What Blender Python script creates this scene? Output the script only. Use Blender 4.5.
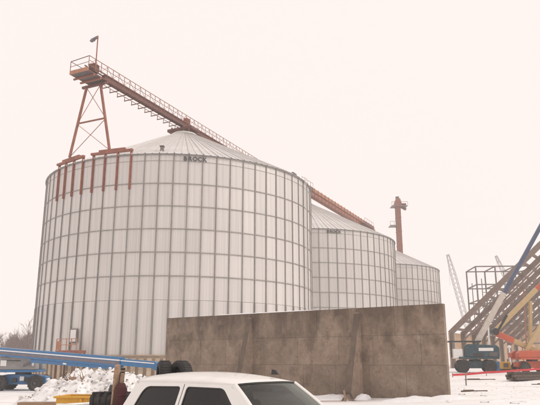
import bpy, math, random
from mathutils import Vector, Matrix, noise
from mathutils.geometry import tessellate_polygon

for _o in list(bpy.data.objects):
    bpy.data.objects.remove(_o)
scene = bpy.context.scene
col = scene.collection
R_ = math.radians

# ------------------------------------------------------------------ camera
cam_d = bpy.data.cameras.new('camera')
cam_d.sensor_width = 36.0
cam_d.lens = 36.0 * 628.0 / 540.0
cam_d.clip_end = 4000.0
cam_d.clip_start = 0.1
cam = bpy.data.objects.new('camera', cam_d)
col.objects.link(cam)
cam.location = (0, 0, 2.0)
cam.rotation_euler = (R_(90 + 14.15), 0, 0)
scene.camera = cam

# ------------------------------------------------------------------ sky, sun, exposure
SUN_EL, SUN_AZ = 38.0, 100.0          # azimuth clockwise from +Y (the view direction)
world = bpy.data.worlds.new('World')
scene.world = world
world.use_nodes = True
wn, wl = world.node_tree.nodes, world.node_tree.links
wn.clear()
w_out = wn.new('ShaderNodeOutputWorld')
w_bg = wn.new('ShaderNodeBackground')
w_sky = wn.new('ShaderNodeTexSky')
w_sky.sky_type = 'NISHITA'
w_sky.sun_disc = False
w_sky.sun_elevation = R_(SUN_EL)
w_sky.sun_rotation = R_(SUN_AZ)
w_sky.dust_density = 6.0
w_sky.air_density = 1.5
w_mix = wn.new('ShaderNodeMix')
w_mix.data_type = 'RGBA'
w_mix.inputs[0].default_value = 0.95          # an even overcast covers most of the blue sky
wl.new(w_sky.outputs[0], w_mix.inputs[6])
w_mix.inputs[7].default_value = (10.65, 9.45, 9.05, 1)
wl.new(w_mix.outputs[2], w_bg.inputs[0])
w_bg.inputs[1].default_value = 0.1
wl.new(w_bg.outputs[0], w_out.inputs[0])

sun_d = bpy.data.lights.new('sun', 'SUN')
sun_d.energy = 1.5
sun_d.angle = R_(22)
sun_d.color = (1.0, 0.93, 0.86)
sun = bpy.data.objects.new('sun', sun_d)
col.objects.link(sun)
sun.location = (60, -20, 90)
_sv = Vector((math.sin(R_(SUN_AZ)) * math.cos(R_(SUN_EL)), math.cos(R_(SUN_AZ)) * math.cos(R_(SUN_EL)), math.sin(R_(SUN_EL))))
sun.rotation_euler = _sv.to_track_quat('Z', 'Y').to_euler()

vs = scene.view_settings
vs.view_transform = 'Standard'
vs.look = 'None'
vs.exposure = 0.0
vs.gamma = 1.0
vs.use_curve_mapping = False
scene.render.engine = 'CYCLES'
scene.cycles.use_denoising = True
scene.cycles.max_bounces = 8
scene.cycles.volume_bounces = 2

# ------------------------------------------------------------------ materials
def mat(name, color, rough=0.6, metal=0.0, var=0.15, scale=3.0, stretch=(1, 1, 1), rnd=0.0,
        bump=0.0, bscale=20.0, dirt=None, dirt_amt=0.0, dscale=1.2, spec=0.5, coat=0.0):
    m = bpy.data.materials.new(name)
    m.use_nodes = True
    n, l = m.node_tree.nodes, m.node_tree.links
    b = n['Principled BSDF']
    b.inputs['Roughness'].default_value = rough
    b.inputs['Metallic'].default_value = metal
    b.inputs['Specular IOR Level'].default_value = spec
    b.inputs['Coat Weight'].default_value = coat
    tc = n.new('ShaderNodeTexCoord')
    mp = n.new('ShaderNodeMapping')
    mp.inputs['Scale'].default_value = stretch
    l.new(tc.outputs['Object'], mp.inputs[0])
    nz = n.new('ShaderNodeTexNoise')
    nz.inputs['Scale'].default_value = scale
    nz.inputs['Detail'].default_value = 5
    l.new(mp.outputs[0], nz.inputs['Vector'])
    mr = n.new('ShaderNodeMapRange')
    mr.inputs[1].default_value = 0.25
    mr.inputs[2].default_value = 0.75
    mr.inputs[3].default_value = 1 - var
    mr.inputs[4].default_value = 1 + var
    l.new(nz.outputs[0], mr.inputs[0])
    val = mr.outputs[0]
    if rnd > 0:
        oi = n.new('ShaderNodeObjectInfo')
        r2 = n.new('ShaderNodeMapRange')
        r2.inputs[3].default_value = 1 - rnd
        r2.inputs[4].default_value = 1 + rnd
        l.new(oi.outputs['Random'], r2.inputs[0])
        mu = n.new('ShaderNodeMath')
        mu.operation = 'MULTIPLY'
        l.new(val, mu.inputs[0])
        l.new(r2.outputs[0], mu.inputs[1])
        val = mu.outputs[0]
    vm = n.new('ShaderNodeVectorMath')
    vm.operation = 'SCALE'
    vm.inputs[0].default_value = color[:3]
    l.new(val, vm.inputs['Scale'])
    out = vm.outputs[0]
    if dirt:
        dz = n.new('ShaderNodeTexNoise')
        dz.inputs['Scale'].default_value = dscale
        dz.inputs['Detail'].default_value = 8
        dz.inputs['Roughness'].default_value = 0.65
        l.new(mp.outputs[0], dz.inputs['Vector'])
        dr = n.new('ShaderNodeMapRange')
        dr.inputs[1].default_value = 0.5
        dr.inputs[2].default_value = 0.7
        dr.inputs[3].default_value = 0
        dr.inputs[4].default_value = dirt_amt
        l.new(dz.outputs[0], dr.inputs[0])
        mx = n.new('ShaderNodeMix')
        mx.data_type = 'RGBA'
        l.new(dr.outputs[0], mx.inputs[0])
        l.new(out, mx.inputs[6])
        mx.inputs[7].default_value = (*dirt, 1)
        out = mx.outputs[2]
    l.new(out, b.inputs['Base Color'])
    if bump > 0:
        bz = n.new('ShaderNodeTexNoise')
        bz.inputs['Scale'].default_value = bscale
        bz.inputs['Detail'].default_value = 6
        l.new(tc.outputs['Object'], bz.inputs['Vector'])
        bp = n.new('ShaderNodeBump')
        bp.inputs['Strength'].default_value = bump
        bp.inputs['Distance'].default_value = 0.05
        l.new(bz.outputs[0], bp.inputs['Height'])
        l.new(bp.outputs[0], b.inputs['Normal'])
    return m

def glass_mat(name, tint, gloss=0.02):
    m = bpy.data.materials.new(name)
    m.use_nodes = True
    n, l = m.node_tree.nodes, m.node_tree.links
    n.clear()
    o = n.new('ShaderNodeOutputMaterial')
    t = n.new('ShaderNodeBsdfTransparent')
    t.inputs[0].default_value = (*tint, 1)
    g = n.new('ShaderNodeBsdfGlossy')
    g.inputs['Roughness'].default_value = gloss
    fr = n.new('ShaderNodeFresnel')
    fr.inputs[0].default_value = 1.5
    mx = n.new('ShaderNodeMixShader')
    l.new(fr.outputs[0], mx.inputs[0])
    l.new(t.outputs[0], mx.inputs[1])
    l.new(g.outputs[0], mx.inputs[2])
    l.new(mx.outputs[0], o.inputs[0])
    return m

MT = {}
def corrugated():
    m = mat('galvanised_sheet', (0.60, 0.58, 0.56), rough=0.5, metal=0.15, var=0.17, scale=1.0,
            stretch=(4.2, 4.2, 0.07), rnd=0.055, dirt=(0.40, 0.37, 0.34), dirt_amt=0.35, dscale=0.45)
    n, l = m.node_tree.nodes, m.node_tree.links
    tc = [x for x in n if x.type == 'TEX_COORD'][0]
    wv = n.new('ShaderNodeTexWave')
    wv.wave_type = 'BANDS'
    wv.bands_direction = 'Z'
    wv.inputs['Scale'].default_value = 3.1
    l.new(tc.outputs['Object'], wv.inputs['Vector'])
    bp = n.new('ShaderNodeBump')
    bp.inputs['Strength'].default_value = 0.12
    bp.inputs['Distance'].default_value = 0.012
    l.new(wv.outputs['Fac'], bp.inputs['Height'])
    l.new(bp.outputs[0], n['Principled BSDF'].inputs['Normal'])
    return m
MT['sheet'] = corrugated()
MT['roofsheet'] = mat('roof_sheet', (0.60, 0.585, 0.57), rough=0.5, metal=0.2, var=0.08, scale=2.0, rnd=0.05,
                      dirt=(0.78, 0.78, 0.79), dirt_amt=0.6, dscale=0.5)
MT['stiff'] = mat('stiffener_steel', (0.28, 0.262, 0.25), rough=0.55, metal=0.3, var=0.15, scale=1.5, rnd=0.12)
MT['hoop'] = mat('hoop_steel', (0.30, 0.283, 0.27), rough=0.55, metal=0.3, var=0.2, scale=1.2)
MT['inner'] = mat('seam_dark', (0.18, 0.17, 0.16), rough=0.8)
MT['primer'] = mat('rust_red_primer', (0.28, 0.098, 0.062), rough=0.65, var=0.22, scale=2.5, rnd=0.1,
                   dirt=(0.15, 0.065, 0.045), dirt_amt=0.7, dscale=1.6)
MT['primer_dk'] = mat('dark_red_primer', (0.14, 0.055, 0.042), rough=0.7, var=0.25, scale=2.5, rnd=0.1)
MT['primer_lt'] = mat('orange_primer', (0.40, 0.18, 0.10), rough=0.6, var=0.2, scale=2.0, rnd=0.08)
MT['grating'] = mat('steel_grating', (0.13, 0.12, 0.12), rough=0.7, metal=0.3)
MT['black'] = mat('black_rubber', (0.022, 0.021, 0.021), rough=0.75, var=0.3, scale=8, bump=0.15, bscale=30,
                  dirt=(0.10, 0.09, 0.08), dirt_amt=0.35, dscale=4)
MT['blackpaint'] = mat('black_paint', (0.03, 0.029, 0.03), rough=0.45, var=0.2)
MT['snow'] = mat('snow', (0.80, 0.80, 0.80), rough=0.85, var=0.05, scale=1.3, bump=0.5, bscale=9,
                 dirt=(0.36, 0.30, 0.26), dirt_amt=0.6, dscale=1.3)
MT['snowclean'] = mat('clean_snow', (0.80, 0.80, 0.81), rough=0.85, var=0.06, scale=2.2, bump=0.5, bscale=12)
MT['footing'] = mat('tan_concrete', (0.30, 0.235, 0.175), rough=0.85, var=0.15, scale=2, rnd=0.1, bump=0.2)
MT['pilaster'] = mat('form_board', (0.46, 0.37, 0.27), rough=0.85, var=0.2, scale=3, rnd=0.15)
MT['blue'] = mat('lift_blue', (0.02, 0.15, 0.35), rough=0.4, var=0.12, scale=2, dirt=(0.12, 0.16, 0.22), dirt_amt=0.5, dscale=2.5, coat=0.2)
MT['bluedk'] = mat('boom_blue', (0.06, 0.085, 0.15), rough=0.45, var=0.12, dirt=(0.14, 0.15, 0.2), dirt_amt=0.4)
MT['teal'] = mat('lift_teal', (0.01, 0.05, 0.068), rough=0.42, var=0.15, dirt=(0.1, 0.13, 0.14), dirt_amt=0.5, dscale=2.5, coat=0.2)
MT['grey'] = mat('machine_grey', (0.26, 0.25, 0.245), rough=0.55, var=0.12, dirt=(0.16, 0.14, 0.13), dirt_amt=0.5, dscale=2)
MT['mauve'] = mat('boom_grey', (0.17, 0.15, 0.17), rough=0.6, var=0.15)
MT['hub'] = mat('wheel_hub', (0.33, 0.31, 0.29), rough=0.5, metal=0.2, var=0.2, dirt=(0.15, 0.13, 0.12), dirt_amt=0.5, dscale=5)
MT['paleboom'] = mat('pale_boom', (0.52, 0.47, 0.41), rough=0.5, var=0.15)
MT['white'] = mat('white_paint', (0.78, 0.77, 0.75), rough=0.35, var=0.03, coat=0.3)
MT['orange'] = mat('lift_orange', (0.50, 0.085, 0.03), rough=0.5, var=0.12, coat=0.2, dirt=(0.3, 0.1, 0.05), dirt_amt=0.4)
MT['cream'] = mat('boom_cream', (0.50, 0.36, 0.18), rough=0.45, var=0.1)
MT['tanwall'] = mat('tan_wall', (0.52, 0.36, 0.24), rough=0.85, var=0.1, scale=0.6, rnd=0.06)
MT['frame'] = mat('brown_steel_frame', (0.19, 0.14, 0.115), rough=0.7, var=0.2, rnd=0.12)
MT['column'] = mat('grey_column', (0.14, 0.115, 0.10), rough=0.7, var=0.2, rnd=0.1)
MT['steel'] = mat('bare_steel', (0.22, 0.185, 0.18), rough=0.6, metal=0.2, var=0.15)
MT['cranegrey'] = mat('crane_grey', (0.30, 0.29, 0.30), rough=0.6)
MT['redtape'] = mat('red_tape', (0.58, 0.035, 0.045), rough=0.5, var=0.1)
MT['wood'] = mat('weathered_wood', (0.30, 0.20, 0.13), rough=0.85, var=0.25, scale=4, stretch=(1, 6, 6), rnd=0.2)
MT['darkwood'] = mat('dark_timber', (0.085, 0.06, 0.048), rough=0.85, var=0.3, scale=4, rnd=0.3)
MT['yellow'] = mat('yellow_steel', (0.62, 0.33, 0.03), rough=0.5, var=0.12, scale=3, dirt=(0.3, 0.17, 0.05), dirt_amt=0.6, dscale=3)
MT['maroon'] = mat('maroon_cloth', (0.075, 0.02, 0.022), rough=0.9, var=0.3, scale=6, bump=0.3)
MT['bark'] = mat('bare_twig', (0.17, 0.115, 0.105), rough=0.9, var=0.2)
MT['trim'] = mat('black_trim', (0.03, 0.03, 0.03), rough=0.6)
MT['seat'] = mat('seat_cloth', (0.20, 0.19, 0.17), rough=0.9, var=0.1)
MT['dash'] = mat('dashboard', (0.13, 0.13, 0.12), rough=0.7)
MT['paper'] = mat('paper', (0.72, 0.73, 0.66), rough=0.8)
MT['chrome'] = mat('chrome', (0.6, 0.6, 0.6), rough=0.2, metal=1.0)
MT['redlamp'] = mat('red_lens', (0.35, 0.02, 0.02), rough=0.2)
MT['lens'] = mat('clear_lens', (0.6, 0.6, 0.58), rough=0.15)
MT['glass'] = glass_mat('windscreen_glass', (0.62, 0.70, 0.62))
MT['glassdark'] = glass_mat('tinted_glass', (0.10, 0.09, 0.085))
MT['truck'] = mat('white_truck_paint', (0.76, 0.755, 0.73), rough=0.28, var=0.025, scale=1.5, coat=0.5,
                  dirt=(0.62, 0.58, 0.52), dirt_amt=0.35, dscale=2.2)
MT['letter'] = mat('black_letter', (0.07, 0.065, 0.065), rough=0.7)

def concrete_mat(name='cast_concrete', color=(0.25, 0.188, 0.138), holes=True):
    m = mat(name, color, rough=0.88, var=0.2, scale=0.9, rnd=0.10, bump=0.25, bscale=14)
    n, l = m.node_tree.nodes, m.node_tree.links
    b = n['Principled BSDF']
    src = b.inputs['Base Color'].links[0].from_socket
    tc = [x for x in n if x.type == 'TEX_COORD'][0]
    def math_(op, a, c=None, v=None):
        k = n.new('ShaderNodeMath')
        k.operation = op
        if hasattr(a, 'links'):
            l.new(a, k.inputs[0])
        else:
            k.inputs[0].default_value = a
        if c is not None:
            if hasattr(c, 'links'):
                l.new(c, k.inputs[1])
            else:
                k.inputs[1].default_value = c
        return k.outputs[0]
    def ranged(sock, a, b_, c, d):
        k = n.new('ShaderNodeMapRange')
        k.inputs[1].default_value, k.inputs[2].default_value = a, b_
        k.inputs[3].default_value, k.inputs[4].default_value = c, d
        l.new(sock, k.inputs[0])
        return k.outputs[0]
    sp = n.new('ShaderNodeSeparateXYZ')
    l.new(tc.outputs['Object'], sp.inputs[0])
    # damp stain that has run down from the top of the wall: ragged lower edge, vertical runs
    mp = n.new('ShaderNodeMapping')
    mp.inputs['Scale'].default_value = (0.9, 0.9, 0.22)
    l.new(tc.outputs['Object'], mp.inputs[0])
    nz = n.new('ShaderNodeTexNoise')
    nz.inputs['Scale'].default_value = 1.1
    nz.inputs['Detail'].default_value = 7
    nz.inputs['Roughness'].default_value = 0.6
    l.new(mp.outputs[0], nz.inputs['Vector'])
    edge = math_('ADD', sp.outputs['Z'], math_('MULTIPLY', math_('SUBTRACT', nz.outputs[0], 0.5), 7.5))
    wet = ranged(edge, 3.6, 5.3, 0.0, 0.75)
    # blotches with hard-ish edges
    n2 = n.new('ShaderNodeTexNoise')
    n2.inputs['Scale'].default_value = 0.55
    n2.inputs['Detail'].default_value = 9
    n2.inputs['Roughness'].default_value = 0.68
    mp2 = n.new('ShaderNodeMapping')
    mp2.inputs['Scale'].default_value = (1.3, 1.3, 0.8)
    mp2.inputs['Location'].default_value = (3.1, 0, 7)
    l.new(tc.outputs['Object'], mp2.inputs[0])
    l.new(mp2.outputs[0], n2.inputs['Vector'])
    blot = ranged(n2.outputs[0], 0.51, 0.63, 0.0, 0.6)
    st = math_('MAXIMUM', wet, blot)
    # tie holes on a grid
    fx = math_('SUBTRACT', math_('FRACT', math_('MULTIPLY', sp.outputs['X'], 1 / 1.2)), 0.5)
    fz = math_('SUBTRACT', math_('FRACT', math_('MULTIPLY', sp.outputs['Z'], 1 / 0.9)), 0.5)
    dx = math_('MULTIPLY', fx, 1.2)
    dz = math_('MULTIPLY', fz, 0.9)
    rr = math_('ADD', math_('MULTIPLY', dx, dx), math_('MULTIPLY', dz, dz))
    hole = ranged(rr, 0.0006, 0.0018, 0.7, 0.0)
    if holes:
        st = math_('MAXIMUM', st, hole)
    mx = n.new('ShaderNodeMix')
    mx.data_type = 'RGBA'
    l.new(st, mx.inputs[0])
    l.new(src, mx.inputs[6])
    mx.inputs[7].default_value = (0.075, 0.047, 0.030, 1)
    n4 = n.new('ShaderNodeTexNoise')
    n4.inputs['Scale'].default_value = 3.2
    n4.inputs['Detail'].default_value = 10
    n4.inputs['Roughness'].default_value = 0.75
    l.new(tc.outputs['Object'], n4.inputs['Vector'])
    mot = ranged(n4.outputs[0], 0.3, 0.7, 0.72, 1.25)
    sc_ = n.new('ShaderNodeVectorMath')
    sc_.operation = 'SCALE'
    l.new(mx.outputs[2], sc_.inputs[0])
    l.new(mot, sc_.inputs['Scale'])
    # pale lime bloom
    n3 = n.new('ShaderNodeTexNoise')
    n3.inputs['Scale'].default_value = 0.8
    n3.inputs['Detail'].default_value = 8
    l.new(tc.outputs['Object'], n3.inputs['Vector'])
    pale = ranged(n3.outputs[0], 0.58, 0.72, 0.0, 0.3)
    mx2 = n.new('ShaderNodeMix')
    mx2.data_type = 'RGBA'
    l.new(pale, mx2.inputs[0])
    l.new(sc_.outputs[0], mx2.inputs[6])
    mx2.inputs[7].default_value = (0.42, 0.35, 0.29, 1)
    l.new(mx2.outputs[2], b.inputs['Base Color'])
    return m
MT['concrete'] = concrete_mat()
MT['buttress'] = concrete_mat('sunlit_buttress_concrete', (0.34, 0.255, 0.195), False)  # paler than the wall: sunlight on the buttress sides put into the base colour
MT['darkened'] = mat('darkened_concrete', (0.125, 0.093, 0.066), rough=0.85, var=0.25, scale=1.5, bump=0.25, bscale=14, dirt=(0.2, 0.14, 0.1), dirt_amt=0.5)  # darker concrete tone for the thin plate on each sloping buttress face

def ground_mat():
    m = mat('snow_ground', (0.80, 0.795, 0.79), rough=0.85, var=0.05, scale=0.5, bump=0.35, bscale=5,
            dirt=(0.46, 0.40, 0.35), dirt_amt=0.3, dscale=0.35)
    n, l = m.node_tree.nodes, m.node_tree.links
    b = n['Principled BSDF']
    src = b.inputs['Base Color'].links[0].from_socket
    tc = [x for x in n if x.type == 'TEX_COORD'][0]
    mp = n.new('ShaderNodeMapping')
    mp.inputs['Rotation'].default_value = (0, 0, R_(22))
    mp.inputs['Scale'].default_value = (0.05, 0.9, 1)
    l.new(tc.outputs['Object'], mp.inputs[0])
    nz = n.new('ShaderNodeTexNoise')
    nz.inputs['Scale'].default_value = 1.0
    nz.inputs['Detail'].default_value = 6
    l.new(mp.outputs[0], nz.inputs['Vector'])
    mr = n.new('ShaderNodeMapRange')
    mr.inputs[1].default_value = 0.58
    mr.inputs[2].default_value = 0.68
    mr.inputs[3].default_value = 0.0
    mr.inputs[4].default_value = 0.45
    l.new(nz.outputs[0], mr.inputs[0])
    mx = n.new('ShaderNodeMix')
    mx.data_type = 'RGBA'
    l.new(mr.outputs[0], mx.inputs[0])
    l.new(src, mx.inputs[6])
    mx.inputs[7].default_value = (0.42, 0.36, 0.32, 1)
    l.new(mx.outputs[2], b.inputs['Base Color'])
    return m
MT['ground'] = ground_mat()

# ------------------------------------------------------------------ mesh helpers
class MB:
    def __init__(self):
        self.v, self.f = [], []
    def add(self, vs_, fs):
        o = len(self.v)
        self.v += [tuple(p) for p in vs_]
        self.f += [tuple(i + o for i in q) for q in fs]
        return self
    def box(self, c, s, rz=0.0, rot=None):
        hx, hy, hz = s[0] / 2, s[1] / 2, s[2] / 2
        M = rot if rot is not None else Matrix.Rotation(rz, 3, 'Z')
        p = [Vector(c) + M @ Vector((x, y, z)) for x in (-hx, hx) for y in (-hy, hy) for z in (-hz, hz)]
        return self.add(p, [(0, 1, 3, 2), (4, 6, 7, 5), (0, 4, 5, 1), (2, 3, 7, 6), (0, 2, 6, 4), (1, 5, 7, 3)])
    def beam(self, p, q, w, h=None, up=(0, 0, 1)):
        p, q = Vector(p), Vector(q)
        h = w if h is None else h
        d = (q - p).normalized()
        u = Vector(up)
        if abs(d.dot(u)) > 0.98:
            u = Vector((0, 1, 0)) if abs(d.y) < 0.9 else Vector((1, 0, 0))
        s = d.cross(u).normalized()
        u = s.cross(d).normalized()
        vs_ = [e + s * (a * w / 2) + u * (b * h / 2) for e in (p, q) for a, b in ((-1, -1), (1, -1), (1, 1), (-1, 1))]
        return self.add(vs_, [(3, 2, 1, 0), (4, 5, 6, 7), (0, 1, 5, 4), (1, 2, 6, 5), (2, 3, 7, 6), (3, 0, 4, 7)])
    def tube(self, p, q, r, n=8, r2=None, cap=True):
        p, q = Vector(p), Vector(q)
        r2 = r if r2 is None else r2
        d = (q - p).normalized()
        u = Vector((0, 0, 1)) if abs(d.z) < 0.95 else Vector((1, 0, 0))
        s = d.cross(u).normalized()
        u = s.cross(d)
        vs_ = []
        for e, rr in ((p, r), (q, r2)):
            for i in range(n):
                a = 2 * math.pi * i / n
                vs_.append(e + s * (rr * math.cos(a)) + u * (rr * math.sin(a)))
        fs = [(i, (i + 1) % n, n + (i + 1) % n, n + i) for i in range(n)]
        if cap:
            fs += [tuple(range(n - 1, -1, -1)), tuple(range(n, 2 * n))]
        return self.add(vs_, fs)
    def lathe(self, prof, n=24, M=None, closed=False):
        """prof: (r, z) pairs spun round local z, then mapped by M"""
        M = M or Matrix.Identity(4)
        vs_ = []
        for r, z in prof:
            for i in range(n):
                a = 2 * math.pi * i / n
                vs_.append(M @ Vector((r * math.cos(a), r * math.sin(a), z)))
        fs = []
        k = len(prof)
        for j in range(k if closed else k - 1):
            for i in range(n):
                a, b = j * n + i, j * n + (i + 1) % n
                c, d = ((j + 1) % k) * n + (i + 1) % n, ((j + 1) % k) * n + i
                fs.append((a, b, c, d))
        if not closed:
            if prof[0][0] > 1e-6:
                fs.append(tuple(range(n - 1, -1, -1)))
            if prof[-1][0] > 1e-6:
                fs.append(tuple((k - 1) * n + i for i in range(n)))
        return self.add(vs_, fs)
    def prism(self, poly, d0, d1, fn):
        """poly of 2-D points extruded from d0 to d1; fn(u, v, d) gives the 3-D point"""
        n = len(poly)
        vs_ = [fn(u, v, d0) for u, v in poly] + [fn(u, v, d1) for u, v in poly]
        tri = tessellate_polygon([[Vector((u, v, 0)) for u, v in poly]])
        fs = [tuple(t) for t in tri] + [tuple(i + n for i in reversed(t)) for t in tri]
        fs += [(i, (i + 1) % n, n + (i + 1) % n, n + i) for i in range(n)]
        return self.add(vs_, fs)
    def mesh(self, name, m, smooth=False):
        me = bpy.data.meshes.new(name)
        me.from_pydata(self.v, [], self.f)
        me.materials.append(m)
        if smooth:
            me.shade_smooth()
        me.update()
        return me
    def build(self, name, m, parent=None, smooth=False, bevel=0.0, loc=None, rz=None, fix=False):
        me = self.mesh(name, m, smooth)
        if fix:
            import bmesh
            bm = bmesh.new()
            bm.from_mesh(me)
            bmesh.ops.remove_doubles(bm, verts=bm.verts, dist=1e-5)
            bmesh.ops.recalc_face_normals(bm, faces=bm.faces)
            bm.to_mesh(me)
            bm.free()
        o = put(name, me, parent, loc, rz)
        if bevel > 0:
            bv = o.modifiers.new('bevel', 'BEVEL')
            bv.width = bevel
            bv.segments = 2
            bv.limit_method = 'ANGLE'
            bv.angle_limit = R_(40)
        return o

def put(name, me, parent=None, loc=None, rz=None):
    o = bpy.data.objects.new(name, me)
    col.objects.link(o)
    if parent is not None:
        o.parent = parent
    if loc is not None:
        o.location = loc
    if rz is not None:
        o.rotation_euler = (0, 0, rz)
    return o

def tag(o, label=None, cat=None, group=None, kind=None):
    if label: o['label'] = label
    if cat: o['category'] = cat
    if group: o['group'] = group
    if kind: o['kind'] = kind
    return o

def thing(name, label, cat, loc=(0, 0, 0), rz=0.0, group=None):
    o = bpy.data.objects.new(name, None)
    col.objects.link(o)
    o.location = loc
    o.rotation_euler = (0, 0, rz)
    o.empty_display_size = 0.3
    return tag(o, label, cat, group)

def sm(a, b, x):
    t = max(0.0, min(1.0, (x - a) / (b - a)))
    return t * t * (3 - 2 * t)

# ------------------------------------------------------------------ ground
def gh(x, y):
    """height of the snow surface"""
    h = 0.95 * sm(44, 62, y) * sm(6, 16, x)
    h -= 0.30 * math.exp(-((x - 4) ** 2 + (y - 36) ** 2) / 40.0)
    amp = 0.10 * sm(12, 25, y) * (1 - sm(90, 160, y))
    h += amp * noise.noise(Vector((x * 0.22, y * 0.22, 0.3))) + amp * 0.5 * noise.noise(Vector((x * 0.7, y * 0.7, 4.3)))
    return h

def axis_lines(lo, hi, fine_lo, fine_hi, step):
    a = []
    x = fine_lo
    s = step
    left = []
    while x > lo:
        x -= s
        s *= 1.35
        left.append(max(x, lo))
    a = left[::-1]
    x = fine_lo
    while x < fine_hi:
        a.append(x)
        x += step
    s = step
    while x < hi:
        a.append(x)
        x += s
        s *= 1.35
    a.append(hi)
    return a
gx = axis_lines(-640, 640, -32, 44, 0.6)
gy = axis_lines(-640, 640, 4, 76, 0.6)
g = MB()
g.v = [(x, y, gh(x, y)) for y in gy for x in gx]
nx = len(gx)
g.f = [(j * nx + i, j * nx + i + 1, (j + 1) * nx + i + 1, (j + 1) * nx + i) for j in range(len(gy) - 1) for i in range(nx - 1)]
tag(g.build('snowy_ground', MT['ground'], smooth=True), kind='structure')

# ------------------------------------------------------------------ grain bins
NS = 69
STEP = 2 * math.pi / NS
PH0 = R_(-90.42)
RAD = 16.0
EAVE = 22.1
BASE = 2.5
LEV = [2.5, 7.6, 9.9, 12.2, 14.5, 16.8, 19.1, 21.45, 22.1]
def pol(r, a, z):
    return (r * math.cos(a), r * math.sin(a), z)

def panel_mb(z0, z1, a0, a1, seg=3):
    """one curved wall sheet with its edges turned in"""
    m = MB()
    zs = (z0 + 0.015, z1 - 0.015)
    v, f = [], []
    for i in range(seg + 1):
        a = a0 + (a1 - a0) * i / seg
        for r, z in ((RAD - 0.05, zs[0]), (RAD, zs[0]), (RAD, zs[1]), (RAD - 0.05, zs[1])):
            v.append(pol(r, a, z))
    for i in range(seg):
        o = i * 4
        for k in range(3):
            f.append((o + k, o + 4 + k, o + 5 + k, o + 1 + k))
    f.append((0, 1, 2, 3))
    f.append(tuple(seg * 4 + k for k in (3, 2, 1, 0)))
    return m.add(v, f)

PANEL_ME = [panel_mb(LEV[b], LEV[b + 1], 0.004, STEP - 0.004).mesh('wall_sheet', MT['sheet']) for b in range(len(LEV) - 1)]

def stiff_mesh(z0, z1, w, d, m):
    b = MB()
    # hat section: flanges on the sheet and a raised web
    prof = [(-w, 0.0), (-w * 0.55, 0.012), (-w * 0.42, d), (w * 0.42, d), (w * 0.55, 0.012), (w, 0.0)]
    v = []
    for z in (z0, z1):
        for t, r in prof:
            v.append((RAD + 0.004 + r, t, z))
    n = len(prof)
    f = [(i, i + 1, n + i + 1, n + i) for i in range(n - 1)] + [tuple(range(n - 1, -1, -1)), tuple(range(n, 2 * n))]
    return b.add(v, f).mesh('stiffener', m)
STIFF_UP = stiff_mesh(7.6, EAVE - 0.04, 0.075, 0.10, MT['stiff'])
STIFF_LO = stiff_mesh(BASE, 7.6, 0.10, 0.14, MT['stiff'])
STIFF_OR = stiff_mesh(18.55, EAVE + 0.55, 0.125, 0.22, MT['primer'])

SL = 0.524
def roof_panel_mesh():
    m = MB()
    a0, a1 = 0.0, STEP
    rs = (16.2, 11.0, 6.0, 1.55)
    v, f = [], []
    n = 9
    for r in rs:
        z = EAVE + 0.06 + (16.2 - r) * SL
        rib = min(0.075, r * STEP * 0.12) / r
        prof = []
        for h0, hh in ((0.0, 0.11), (0.5, 0.06)):
            q = a0 + (a1 - a0) * h0
            prof += [(q, 0.0), (q + 0.15 * rib, hh), (q + rib, hh), (q + 1.15 * rib, 0.0)]
        prof.append((a1, 0.0))
        for a, dz in prof:
            v.append(pol(r, a, z + dz))
    for j in range(3):
        for i in range(n - 1):
            f.append((j * n + i, j * n + i + 1, (j + 1) * n + i + 1, (j + 1) * n + i)[::-1])
    return m.add(v, f).mesh('roof_panel', MT['roofsheet'])
ROOF_ME = roof_panel_mesh()

def ring_mb(r0, r1, z0, z1, n=138):
    m = MB()
    m.lathe([(r0, z0), (r1, z0), (r1, z1), (r0, z1)], n, closed=True)
    return m

def letters(parent, word, phi, z, size, r, gap):
    for i, ch in enumerate(word):
        cu = bpy.data.curves.new('letter', 'FONT')
        cu.body = ch
        cu.size = size
        cu.extrude = 0.02
        cu.offset = 0.018
        cu.align_x = 'CENTER'
        t = bpy.data.objects.new('tmp', cu)
        col.objects.link(t)
        bpy.context.view_layer.update()
        me = bpy.data.meshes.new_from_object(t.evaluated_get(bpy.context.evaluated_depsgraph_get()))
        bpy.data.objects.remove(t)
        me.materials.clear()
        me.materials.append(MT['letter'])
        a = phi + (i - (len(word) - 1) / 2) * gap / r
        o = put('letter', me, parent, pol(r, a, z))
        o.rotation_euler = (math.pi / 2, 0, a + math.pi / 2)

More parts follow.
